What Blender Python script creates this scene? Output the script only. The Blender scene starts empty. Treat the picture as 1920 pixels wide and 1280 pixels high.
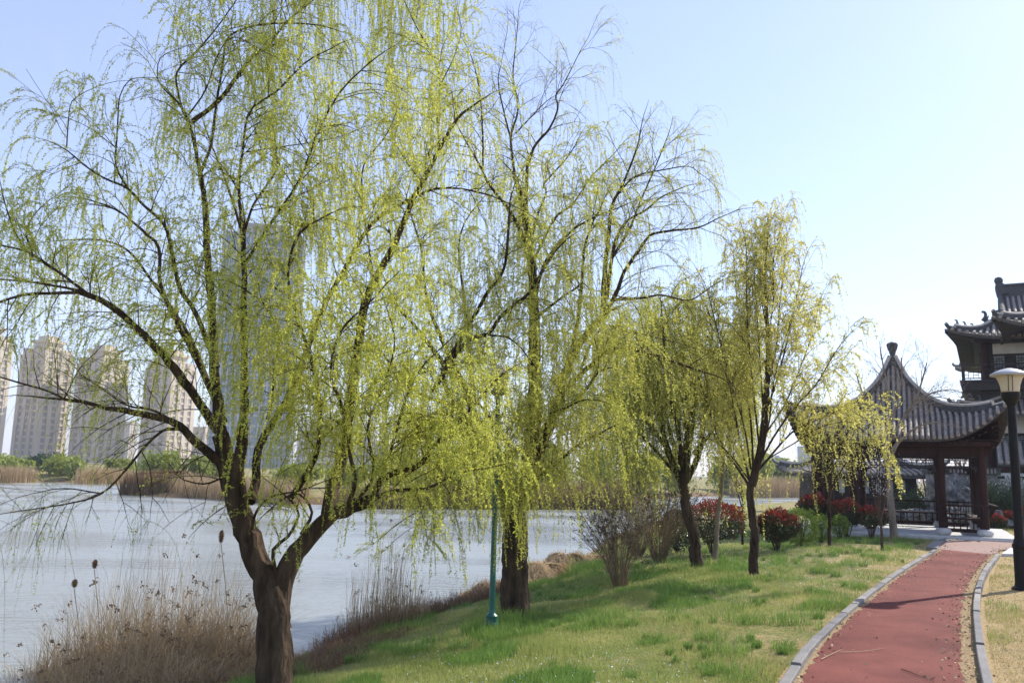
import bpy, math, random
import numpy as np
from math import sin, cos, tan, pi, radians, atan2, sqrt, exp
from mathutils import Vector, Matrix
rnd = random.Random(7); nr = np.random.default_rng(11)
sc = bpy.context.scene; COL = sc.collection
# ---------------------------------------------------------------- camera
F = 1600.0; PITCH = math.atan((882 - 640) / F); ROLL = radians(1.5); H = 1.7
R0 = np.array([1, 0, 0.]); F0 = np.array([0, cos(PITCH), sin(PITCH)]); U0 = np.array([0, -sin(PITCH), cos(PITCH)])
RA = cos(ROLL) * R0 + sin(ROLL) * U0; UA = cos(ROLL) * U0 - sin(ROLL) * R0
cam = bpy.data.cameras.new('camera'); co = bpy.data.objects.new('camera', cam); COL.objects.link(co)
co.matrix_world = Matrix(((RA[0], UA[0], -F0[0], 0), (RA[1], UA[1], -F0[1], 0), (RA[2], UA[2], -F0[2], H), (0, 0, 0, 1)))
cam.sensor_width = 36; cam.lens = 36 * F / 1920; cam.clip_end = 6000; cam.clip_start = .05
cam.dof.use_dof = True; cam.dof.focus_distance = 13; cam.dof.aperture_fstop = 2.8
sc.camera = co
# ---------------------------------------------------------------- light
SUN_AZ = radians(54); SUN_EL = radians(39)
sd = Vector((sin(SUN_AZ) * cos(SUN_EL), cos(SUN_AZ) * cos(SUN_EL), sin(SUN_EL)))
sl = bpy.data.lights.new('sun', 'SUN'); sl.energy = 4.3; sl.angle = radians(.53); sl.color = (1, .94, .84)
so = bpy.data.objects.new('sun', sl); COL.objects.link(so); so.rotation_euler = sd.to_track_quat('Z', 'Y').to_euler()
w = bpy.data.worlds.new('World'); sc.world = w; w.use_nodes = True
wn = w.node_tree; wn.nodes.clear()
def N(t, k, **kw):
    n = t.nodes.new(k)
    for a, b in kw.items(): setattr(n, a, b)
    return n
sky = N(wn, 'ShaderNodeTexSky', sky_type='NISHITA'); sky.sun_disc = False
sky.sun_elevation = SUN_EL; sky.sun_rotation = SUN_AZ; sky.air_density = 1.0; sky.dust_density = .35; sky.ozone_density = 1.6
bg = N(wn, 'ShaderNodeBackground'); bg.inputs[1].default_value = .145
wo = N(wn, 'ShaderNodeOutputWorld')
tc = N(wn, 'ShaderNodeTexCoord')
def gv(x, y, Y=None):
    d = F0 + (x - 960) / F * RA + (640 - y) / F * UA
    return d
prev = sky.outputs[0]
nz = N(wn, 'ShaderNodeTexNoise'); nz.inputs['Scale'].default_value = 9; nz.inputs['Detail'].default_value = 7; nz.inputs['Roughness'].default_value = .6
wn.links.new(tc.outputs['Generated'], nz.inputs['Vector'])
for (cx, cy, rad, amt) in [(870, 265, .10, .85), (1000, 300, .07, .55), (70, 125, .07, .45), (120, 560, .08, .5), (0, 100, .05, .4)]:
    d = gv(cx, cy); d = d / np.linalg.norm(d)
    vm = N(wn, 'ShaderNodeVectorMath', operation='SUBTRACT'); vm.inputs[1].default_value = tuple(d)
    wn.links.new(tc.outputs['Generated'], vm.inputs[0])
    sc2 = N(wn, 'ShaderNodeVectorMath', operation='MULTIPLY'); sc2.inputs[1].default_value = (1, 1, 1.9); wn.links.new(vm.outputs[0], sc2.inputs[0])
    ln = N(wn, 'ShaderNodeVectorMath', operation='LENGTH'); wn.links.new(sc2.outputs[0], ln.inputs[0])
    mr = N(wn, 'ShaderNodeMapRange', interpolation_type='SMOOTHSTEP'); mr.inputs[1].default_value = rad * .1; mr.inputs[2].default_value = rad; mr.inputs[3].default_value = 1; mr.inputs[4].default_value = 0
    wn.links.new(ln.outputs['Value'], mr.inputs[0])
    m2 = N(wn, 'ShaderNodeMapRange', interpolation_type='SMOOTHSTEP'); m2.inputs[1].default_value = .42; m2.inputs[2].default_value = .68; m2.inputs[3].default_value = 0; m2.inputs[4].default_value = amt
    wn.links.new(nz.outputs[0], m2.inputs[0])
    mu = N(wn, 'ShaderNodeMath', operation='MULTIPLY'); wn.links.new(mr.outputs[0], mu.inputs[0]); wn.links.new(m2.outputs[0], mu.inputs[1])
    mx = N(wn, 'ShaderNodeMix', data_type='RGBA'); wn.links.new(mu.outputs[0], mx.inputs[0]); wn.links.new(prev, mx.inputs[6]); mx.inputs[7].default_value = (6.6, 6.7, 7.1, 1)
    prev = mx.outputs[2]
tint = N(wn, 'ShaderNodeMix', data_type='RGBA', blend_type='MULTIPLY'); tint.inputs[0].default_value = 1; tint.inputs[7].default_value = (1.0, .955, 1.06, 1)
pale = N(wn, 'ShaderNodeMix', data_type='RGBA'); pale.inputs[0].default_value = .32; pale.inputs[7].default_value = (2.9, 3.35, 4.3, 1)
wn.links.new(prev, pale.inputs[6]); wn.links.new(pale.outputs[2], tint.inputs[6]); wn.links.new(tint.outputs[2], bg.inputs[0]); wn.links.new(bg.outputs[0], wo.inputs[0])
sc.view_settings.view_transform = 'Standard'; sc.view_settings.look = 'None'; sc.view_settings.gamma = 1
sc.view_settings.exposure = 0.82
# ---------------------------------------------------------------- measuring helpers: photograph pixel + distance -> place
def ray(x, y): return F0 + (x - 960) / F * RA + (640 - y) / F * UA
def gy(x, y, Y):
    d = ray(x, y); return np.array([0, 0, H]) + Y / d[1] * d
def gz(x, y, z=0.):
    d = ray(x, y); return np.array([0, 0, H]) + (z - H) / d[2] * d
LAKE = np.array([(-60, -40), (-25, -6), (-12, 4), (-6.5, 8), (-4.3, 10.2), (-3.5, 11.2), (-2.9, 12.7), (-2.2, 15), (-.8, 18), (.3, 22.6), (2.5, 28.6), (5, 40), (11, 58), (20, 75), (36, 95), (60, 112), (130, 130), (300, 150),
                 (300, 200), (120, 175), (60, 150), (34, 128), (17, 100), (8.5, 72), (2, 67.7), (-11, 60), (-20, 66), (-27, 68), (-32, 72), (-36, 88), (-42, 104), (-55, 100), (-90, 92), (-180, 90), (-400, 120), (-500, -60)], float)
def sdist(x, y):
    x = np.asarray(x, float); y = np.asarray(y, float)
    best = np.full(x.shape, 1e9); ins = np.zeros(x.shape, bool)
    n = len(LAKE)
    for i in range(n):
        a = LAKE[i]; b = LAKE[(i + 1) % n]; e = b - a
        t = np.clip(((x - a[0]) * e[0] + (y - a[1]) * e[1]) / (e @ e), 0, 1)
        best = np.minimum(best, np.hypot(x - a[0] - t * e[0], y - a[1] - t * e[1]))
        if a[1] != b[1]:
            c = ((a[1] > y) != (b[1] > y)) & (x < e[0] * (y - a[1]) / e[1] + a[0]); ins ^= c
    return np.where(ins, -best, best)
WZ = -1.05
def gh(x, y):
    d = sdist(x, y)
    z = np.where(d > 0, WZ * np.exp(-np.maximum(d, 0) / 3.0), WZ - .35 * np.minimum(-d, 4))
    b = .03 * np.sin(x * 1.3 + 1) * np.sin(y * 1.1) + .018 * np.sin(x * 3.1 + y * 2.3) + .25 * np.sin(x * .01) * np.sin(y * .013) * np.clip(d / 100, 0, 1)
    return z + b * np.clip(1 - np.abs(z / WZ) * .2, 0, 1) * np.clip((d - 3) / 4, .15, 1) * (1 - near_path(x, y))
PL = np.array([gz(*q)[:2] for q in [(1395, 1400), (1465, 1280), (1530, 1195), (1605, 1130), (1680, 1075), (1757, 1029)]])
PR = np.array([gz(*q)[:2] for q in [(1870, 1400), (1840, 1280), (1828, 1200), (1826, 1130), (1840, 1080), (1870, 1040), (1885, 1030)]])
PL = np.vstack([[(PL[0] - (PL[1] - PL[0]) * 3)], PL, [(13.0, 25.6), (16.5, 28.8), (24, 32.5), (40, 38)]])
PR = np.vstack([[(PR[0] - (PR[1] - PR[0]) * 3)], PR, [(16.2, 25.3), (20, 28.3), (28, 31.5), (42, 36.5)]])
def pdist(x, y, line):
    x = np.asarray(x, float); y = np.asarray(y, float); best = np.full(x.shape, 1e9)
    for a, b in zip(line[:-1], line[1:]):
        e = b - a; t = np.clip(((x - a[0]) * e[0] + (y - a[1]) * e[1]) / (e @ e), 0, 1)
        best = np.minimum(best, np.hypot(x - a[0] - t * e[0], y - a[1] - t * e[1]))
    return best
def in_path(x, y, m=0.):
    x = np.asarray(x, float); y = np.asarray(y, float)
    poly = np.vstack([PL, PR[::-1]]); ins = np.zeros(x.shape, bool)
    for i in range(len(poly)):
        a = poly[i]; b = poly[(i + 1) % len(poly)]
        if a[1] != b[1]:
            ins ^= ((a[1] > y) != (b[1] > y)) & (x < (b[0] - a[0]) * (y - a[1]) / (b[1] - a[1]) + a[0])
    if m: ins |= (pdist(x, y, PL) < m) | (pdist(x, y, PR) < m)
    return ins
def near_path(x, y):
    d = np.minimum(pdist(x, y, PL), pdist(x, y, PR))
    return np.where(in_path(x, y), 1, np.clip(1.6 - d, 0, 1))
def g1(x, y): return float(gh(np.array([x]), np.array([y]))[0])
# ---------------------------------------------------------------- materials
def mat(name, col, rough=.8, col2=None, scale=4, bump=0, bscale=None, stretch=(1, 1, 1), spec=.3, detail=5, isl=0, metal=0, trans=0, lo=.35, hi=.65, transl=0, w2=None):
    m = bpy.data.materials.new(name); m.use_nodes = True; t = m.node_tree; b = t.nodes['Principled BSDF']
    b.inputs['Roughness'].default_value = rough; b.inputs['Specular IOR Level'].default_value = spec; b.inputs['Metallic'].default_value = metal
    if trans: b.inputs['Transmission Weight'].default_value = trans
    c4 = tuple(col) + (1,)
    b.inputs['Base Color'].default_value = c4
    tcn = N(t, 'ShaderNodeTexCoord'); mp = N(t, 'ShaderNodeMapping'); mp.inputs['Scale'].default_value = stretch
    t.links.new(tcn.outputs['Object'], mp.inputs[0])
    out = None
    if col2:
        nzz = N(t, 'ShaderNodeTexNoise'); nzz.inputs['Scale'].default_value = scale; nzz.inputs['Detail'].default_value = detail; nzz.inputs['Roughness'].default_value = .62
        t.links.new(mp.outputs[0], nzz.inputs['Vector'])
        r = N(t, 'ShaderNodeMapRange'); r.inputs[1].default_value = lo; r.inputs[2].default_value = hi
        t.links.new(nzz.outputs[0], r.inputs[0]); fac = r.outputs[0]
        if isl:
            g = N(t, 'ShaderNodeNewGeometry'); mm = N(t, 'ShaderNodeMix', data_type='FLOAT'); mm.inputs[0].default_value = isl
            t.links.new(fac, mm.inputs[2]); t.links.new(g.outputs['Random Per Island'], mm.inputs[3]); fac = mm.outputs[0]
        x = N(t, 'ShaderNodeMix', data_type='RGBA'); x.inputs[6].default_value = c4; x.inputs[7].default_value = tuple(col2) + (1,)
        t.links.new(fac, x.inputs[0]); out = x.outputs[2]; t.links.new(out, b.inputs['Base Color'])
    if bump:
        n2 = N(t, 'ShaderNodeTexNoise'); n2.inputs['Scale'].default_value = bscale or scale * 3; n2.inputs['Detail'].default_value = 6
        t.links.new(mp.outputs[0], n2.inputs['Vector'])
        bp = N(t, 'ShaderNodeBump'); bp.inputs['Strength'].default_value = min(1, bump); bp.inputs['Distance'].default_value = .02 * max(1, bump)
        t.links.new(n2.outputs[0], bp.inputs['Height']); t.links.new(bp.outputs[0], b.inputs['Normal'])
    if transl:
        tr = N(t, 'ShaderNodeBsdfTranslucent'); ms = N(t, 'ShaderNodeMixShader'); ms.inputs[0].default_value = transl
        if out is not None: t.links.new(out, tr.inputs[0])
        else: tr.inputs[0].default_value = c4
        t.links.new(b.outputs[0], ms.inputs[1]); t.links.new(tr.outputs[0], ms.inputs[2])
        t.links.new(ms.outputs[0], t.nodes['Material Output'].inputs[0])
    return m
M = {}
M['bark'] = mat('bark', (.024, .016, .011), .92, (.10, .068, .045), 9, 3.4, 20, (1, 1, .22), spec=.12)
M['bark_pale'] = mat('bark_pale', (.16, .13, .10), .9, (.30, .25, .19), 8, .6, 24, (1, 1, .3), spec=.15)
M['branch'] = mat('branch', (.055, .045, .022), .9, (.13, .11, .045), 12, .5, 40, spec=.15)
M['branch_dark'] = mat('branch_dark', (.05, .034, .026), .9, (.11, .075, .055), 12, spec=.12)
M['leaf1'] = mat('willow_leaf', (.43, .48, .065), .55, (.70, .69, .15), 1.2, isl=.6, transl=.58, spec=.25)
M['leaf2'] = mat('willow_leaf_olive', (.42, .455, .07), .55, (.67, .64, .15), 1.2, isl=.6, transl=.56, spec=.25)
M['leaf3'] = mat('willow_leaf_green', (.40, .43, .08), .55, (.60, .58, .15), 1.2, isl=.6, transl=.56, spec=.25)
M['leaf4'] = mat('willow_leaf_yellow', (.52, .51, .11), .55, (.78, .71, .22), 1.2, isl=.6, transl=.58, spec=.25)
M['twig'] = mat('willow_twig', (.20, .22, .055), .8, (.32, .30, .09), 3, isl=.5, spec=.15)
M['twig_dark'] = mat('bare_twig', (.15, .11, .06), .85, (.27, .20, .125), 3, isl=.5, spec=.15)
M['red_leaf'] = mat('red_new_leaf', (.22, .016, .012), .45, (.42, .06, .03), 6, isl=.7, transl=.25, spec=.5)
M['dark_leaf'] = mat('dark_glossy_leaf', (.022, .040, .014), .4, (.09, .115, .04), 6, isl=.7, transl=.15, spec=.5)
M['green_leaf'] = mat('bush_leaf', (.10, .17, .02), .5, (.24, .32, .04), 6, isl=.7, transl=.35, spec=.3)
M['far_leaf'] = mat('far_willow_leaf', (.20, .25, .05), .7, (.34, .38, .09), .5, isl=.4, transl=.4)
M['far_dark'] = mat('far_dark_leaf', (.03, .06, .03), .7, (.07, .11, .04), .5, isl=.4, transl=.2)
M['reed'] = mat('dry_reed', (.28, .195, .105), .85, (.56, .43, .26), 5, isl=.7, transl=.25, spec=.15)
M['reed_brown'] = mat('brown_reed', (.13, .075, .042), .85, (.30, .19, .11), 5, isl=.7, transl=.2, spec=.15)
M['straw'] = mat('pale_straw', (.38, .27, .15), .85, (.62, .47, .28), 5, isl=.7, transl=.25, spec=.15)
M['seed'] = mat('seed_head', (.05, .035, .02), .9, (.11, .08, .045), 20)
M['cattail'] = mat('cattail', (.14, .07, .035), .95, (.25, .15, .08), 30, .8, 90)
M['grass'] = mat('grass_blade', (.21, .27, .055), .5, (.46, .47, .17), 1.1, isl=.45, transl=.4, spec=.25)
M['grass_dry'] = mat('grass_blade_dry', (.38, .31, .14), .8, (.58, .49, .26), 1.1, isl=.6, transl=.3, spec=.15)
M['grass_lush'] = mat('grass_blade_lush', (.10, .20, .035), .36, (.24, .35, .08), 2, isl=.5, transl=.4, spec=.3)
M['speedwell'] = mat('tiny_blue_flower', (.50, .56, .72), .6, (.78, .80, .84), 20, isl=.6)
M['petal'] = mat('petal', (.75, .72, .66), .6, (.85, .84, .82), 20, isl=.5)
M['litter'] = mat('leaf_litter', (.28, .19, .10), .9, (.62, .50, .30), 20, isl=.9)
M['tile'] = mat('roof_tile', (.21, .185, .16), .75, (.38, .325, .27), 7, .7, 30, spec=.3)
M['tile_dark'] = mat('roof_tile_channel', (.055, .053, .052), .8, (.11, .10, .095), 8, .5, 30, spec=.25)
M['ridge'] = mat('ridge_plaster', (.34, .31, .27), .8, (.50, .45, .39), 8, .5, 30)
M['ridge_dark'] = mat('ridge_side', (.05, .05, .052), .85, (.10, .10, .10), 12, .8, 40)
M['wall_stone'] = mat('grey_wall_stone', (.14, .14, .13), .85, (.26, .25, .24), 3, .4, 40)
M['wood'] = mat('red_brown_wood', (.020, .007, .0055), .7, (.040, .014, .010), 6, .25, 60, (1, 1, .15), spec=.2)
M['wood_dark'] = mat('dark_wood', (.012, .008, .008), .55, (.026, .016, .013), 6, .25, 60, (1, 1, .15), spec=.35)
M['stone'] = mat('pale_stone', (.42, .42, .41), .8, (.58, .57, .54), 5, .4, 40)
M['kerb'] = mat('kerb_stone', (.08, .088, .098), .8, (.30, .275, .25), 3, .5, 50, isl=.7)
M['white'] = mat('white_plaster', (.62, .61, .58), .85, (.74, .73, .70), 2)
M['rock'] = mat('lake_rock', (.035, .037, .04), .9, (.30, .30, .29), 3.6, 3.5, 7)
M['black'] = mat('black_paint', (.006, .006, .007), .5, (.012, .012, .013), 5, spec=.2)
M['greenmetal'] = mat('green_paint', (.008, .085, .068), .35, (.012, .12, .095), 7, spec=.5)
M['shade'] = mat('lamp_hood', (.36, .37, .38), .45, (.46, .46, .46), 6, spec=.5)
M['lampglass'] = mat('lamp_glass', (.80, .75, .60), .3, (.86, .80, .66), 3, transl=.5, spec=.5)
M['lattice'] = mat('lattice_backing', (.25, .29, .31), .5, (.36, .40, .42), 14)
# ---------------------------------------------------------------- mesh helpers
def npmesh(name, verts, faces, m, parent=None, loc=None, smooth=False):
    verts = np.asarray(verts, np.float32); faces = np.asarray(faces, np.int32)
    me = bpy.data.meshes.new(name); k = faces.shape[1]; n = len(faces)
    me.vertices.add(len(verts)); me.vertices.foreach_set('co', verts.ravel())
    me.loops.add(n * k); me.loops.foreach_set('vertex_index', faces.ravel())
    me.polygons.add(n); me.polygons.foreach_set('loop_start', np.arange(0, n * k, k, dtype=np.int32))
    if smooth: me.polygons.foreach_set('use_smooth', np.ones(n, bool))
    me.update(calc_edges=True)
    me.materials.append(m)
    o = bpy.data.objects.new(name, me); COL.objects.link(o)
    if parent: o.parent = parent
    if loc is not None: o.location = tuple(float(v) for v in loc)
    return o
class MB:
    def __init__(s): s.v = []; s.f = []; s.mi = []; s.n = 0; s.c = 0
    def add(s, v, f):
        v = np.asarray(v, float); s.v.append(v); s.f += [tuple(int(i) + s.n for i in q) for q in f]; s.mi += [s.c] * len(f); s.n += len(v)
    def box(s, x0, x1, y0, y1, z0, z1, M4=None):
        v = np.array([(x, y, z) for z in (z0, z1) for y in (y0, y1) for x in (x0, x1)], float)
        if M4 is not None: v = v @ M4[:3, :3].T + M4[:3, 3]
        s.add(v, [(0, 2, 3, 1), (4, 5, 7, 6), (0, 1, 5, 4), (2, 6, 7, 3), (0, 4, 6, 2), (1, 3, 7, 5)])
    def beam(s, a, b, w_, h_):
        a = np.array(a, float); b = np.array(b, float); d = b - a; L = np.linalg.norm(d); d /= L
        up = np.array([0, 0, 1.]) if abs(d[2]) < .95 else np.array([1., 0, 0])
        sx = np.cross(d, up); sx /= np.linalg.norm(sx); uu = np.cross(sx, d)
        v = [p + i * w_ / 2 * sx + j * h_ / 2 * uu for p in (a, b) for i, j in ((-1, -1), (1, -1), (1, 1), (-1, 1))]
        s.add(v, [(0, 3, 2, 1), (4, 5, 6, 7), (0, 1, 5, 4), (1, 2, 6, 5), (2, 3, 7, 6), (3, 0, 4, 7)])
    def tube(s, pts, r, sides=6, cap=True, jit=None):
        v, f = tubev(pts, r, sides, jit); s.add(v, f)
        if cap:
            n = len(pts)
            s.f.append(tuple(s.n - sides + i for i in range(sides))); s.mi.append(s.c)
            s.f.append(tuple(s.n - n * sides + i for i in range(sides))[::-1]); s.mi.append(s.c)
    def lathe(s, prof, c=(0, 0, 0), sides=24):
        prof = [p for p in prof]; a = np.arange(sides) * 2 * pi / sides
        v = np.concatenate([np.stack([c[0] + r * np.cos(a), c[1] + r * np.sin(a), np.full(sides, c[2] + z)], 1) for r, z in prof])
        f = [(i * sides + j, i * sides + (j + 1) % sides, (i + 1) * sides + (j + 1) % sides, (i + 1) * sides + j) for i in range(len(prof) - 1) for j in range(sides)]
        f.append(tuple(range(sides))[::-1]); f.append(tuple((len(prof) - 1) * sides + j for j in range(sides)))
        s.add(v, f)
    def build(s, name, m, parent=None, loc=None, smooth=False, rz=0):
        me = bpy.data.meshes.new(name); me.from_pydata(np.concatenate(s.v).tolist(), [], s.f); me.update()
        ms = m if isinstance(m, (list, tuple)) else [m]
        for q in ms: me.materials.append(q)
        if len(ms) > 1: me.polygons.foreach_set('material_index', np.array(s.mi, np.int32))
        if smooth: me.polygons.foreach_set('use_smooth', np.ones(len(me.polygons), bool))
        o = bpy.data.objects.new(name, me); COL.objects.link(o)
        if parent: o.parent = parent
        if loc is not None: o.location = tuple(float(v) for v in loc)
        o.rotation_euler.z = rz
        return o
def tag(o, label=None, cat=None, group=None, kind=None):
    if label: o['label'] = label
    if cat: o['category'] = cat
    if group: o['group'] = group
    if kind: o['kind'] = kind
    return o
def thing(name, label, cat, loc, group=None, rz=0):
    o = bpy.data.objects.new(name, None); COL.objects.link(o); o.location = tuple(float(v) for v in loc); o.rotation_euler.z = rz
    o.empty_display_size = .2
    return tag(o, label, cat, group)
def copy_tree(o, parent=None):
    c = o.copy(); COL.objects.link(c); c.parent = parent
    for ch in list(o.children): copy_tree(ch, c)
    return c
def tubev(pts, r, sides=6, jit=None):
    pts = np.asarray(pts, float); n = len(pts); r = np.broadcast_to(np.asarray(r, float), (n,))
    T = np.gradient(pts, axis=0); T /= np.maximum(np.linalg.norm(T, axis=1, keepdims=True), 1e-9)
    ref = np.array([0, 1., 0]) if abs(T[0][1]) < .9 else np.array([1., 0, 0])
    Nn = np.zeros_like(T); u = ref - T[0] * (ref @ T[0]); u /= np.linalg.norm(u)
    for i in range(n):
        u = u - T[i] * (u @ T[i]); u /= max(np.linalg.norm(u), 1e-9); Nn[i] = u
    B = np.cross(T, Nn); a = np.arange(sides) * 2 * pi / sides
    rr = r[:, None] * np.ones(sides)
    if jit is not None: rr = rr * jit(n, sides)
    v = pts[:, None] + rr[..., None] * (np.cos(a)[None, :, None] * Nn[:, None] + np.sin(a)[None, :, None] * B[:, None])
    i = np.arange(n - 1)[:, None] * sides; j = np.arange(sides)[None]; j2 = (j + 1) % sides
    f = np.stack([i + j, i + j2, i + sides + j2, i + sides + j], -1).reshape(-1, 4)
    return v.reshape(-1, 3), f
def smooth(pts, step):
    pts = np.asarray(pts, float); P = np.vstack([2 * pts[0] - pts[1], pts, 2 * pts[-1] - pts[-2]]); out = []
    for i in range(1, len(P) - 2):
        p0, p1, p2, p3 = P[i - 1:i + 3]; n = max(1, int(round(np.linalg.norm(p2[:3] - p1[:3]) / step)))
        for k in range(n):
            t = k / n
            out.append(.5 * (2 * p1 + (p2 - p0) * t + (2 * p0 - 5 * p1 + 4 * p2 - p3) * t * t + (3 * p1 - p0 - 3 * p2 + p3) * t ** 3))
    out.append(P[-2]); return np.array(out)
def unit(v): return v / max(np.linalg.norm(v), 1e-9)
def nunit(v): return v / np.maximum(np.linalg.norm(v, axis=-1, keepdims=True), 1e-9)
# leaves: base points P, directions D -> diamonds
def leafquads(P, D, L, W):
    n = len(P); S = nunit(np.cross(D, nunit(nr.normal(size=(n, 3)))))
    L = np.asarray(L)[:, None]; mid = P + D * L * .45
    v = np.stack([P, mid + S * L * W, P + D * L, mid - S * L * W], 1).reshape(-1, 3)
    return v, np.arange(n * 4).reshape(-1, 4)
# ---------------------------------------------------------------- drooping strands, all at once
def strands(P0, D0, L, ld, leafy, nodesp, leaflen, per=3, K=11, r=.0018, sway=.05, wind=(.03, 0)):
    P0 = np.array(P0); D0 = nunit(np.array(D0)); L = np.array(L); ld = np.array(ld); leafy = np.array(leafy); n = len(P0)
    s = np.linspace(0, 1, K)[None] * L[:, None]
    wgt = np.exp(-s / ld[:, None])[..., None]
    ph = nr.uniform(0, 6.28, (n, 2)); am = nr.normal(0, 1, (n, 2)) * sway
    down = np.stack([wind[0] + am[:, :1] + .10 * np.sin(s * 5 + ph[:, :1]), wind[1] + am[:, 1:] + .10 * np.sin(s * 4.3 + ph[:, 1:]), np.full(s.shape, -1.)], -1)
    D = nunit(D0[:, None] * wgt + down * (1 - wgt) + 1e-6)
    st = L[:, None, None] / (K - 1)
    P = P0[:, None] + np.concatenate([np.zeros((n, 1, 3)), np.cumsum(D[:, :-1] * st, 1)], 1)
    A = nunit(np.cross(D, np.array([.3, .9, .2]))); B = np.cross(D, A)
    rad = (r * (1 - .6 * np.linspace(0, 1, K)))[None, :, None]
    ring = np.stack([P + rad * (A * cos(t) + B * sin(t)) for t in (0, 2.094, 4.189)], 2)
    TV = ring.reshape(-1, 3)
    base = (np.arange(n)[:, None, None] * K + np.arange(K - 1)[None, :, None]) * 3; j = np.arange(3)[None, None]; j2 = (j + 1) % 3
    TF = np.stack([base + j, base + j2, base + 3 + j2, base + 3 + j], -1).reshape(-1, 4)
    # leaf nodes
    cnt = np.maximum(1, (L / nodesp).astype(int)); idx = np.repeat(np.arange(n), cnt * per)
    u = nr.uniform(.04, 1, len(idx)); u = np.round(u * (L[idx] / nodesp)) / (L[idx] / nodesp) * .98; u = np.clip(u, 0.03, .999)
    keep = nr.random(len(idx)) < leafy[idx]; idx = idx[keep]; u = u[keep]
    x = u * (K - 1); k = x.astype(int); fr = (x - k)[:, None]
    Q = P[idx, k] * (1 - fr) + P[idx, k + 1] * fr; T = D[idx, k]
    Dl = nunit(T * nr.uniform(.2, 1.0, (len(idx), 1)) + nunit(nr.normal(size=(len(idx), 3))) * .85)
    LV, LF = leafquads(Q, Dl, leaflen * np.clip(nr.lognormal(0, .32, len(idx)), .45, 1.9), .17)
    return TV, TF, LV, LF
def bark_jit(n, s):
    a = nr.normal(0, 1, (n, s))
    for _ in range(2): a = (a + np.roll(a, 1, 0) + np.roll(a, -1, 0)) / 2.2
    return 1 + np.clip(a * .055 + nr.normal(0, .04, (1, s)), -.2, .22)
def arc(p, d, L, grav, jit, step=.09):
    n = max(3, int(L / step)); st = L / n; out = [np.array(p)]; d = unit(np.array(d, float))
    for i in range(n):
        d = unit(d + np.array([0, 0, -grav * st]) * (0.4 + 1.4 * i / n) + nr.normal(0, jit, 3) * math.sqrt(st)); out.append(out[-1] + d * st)
    return np.array(out)
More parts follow.
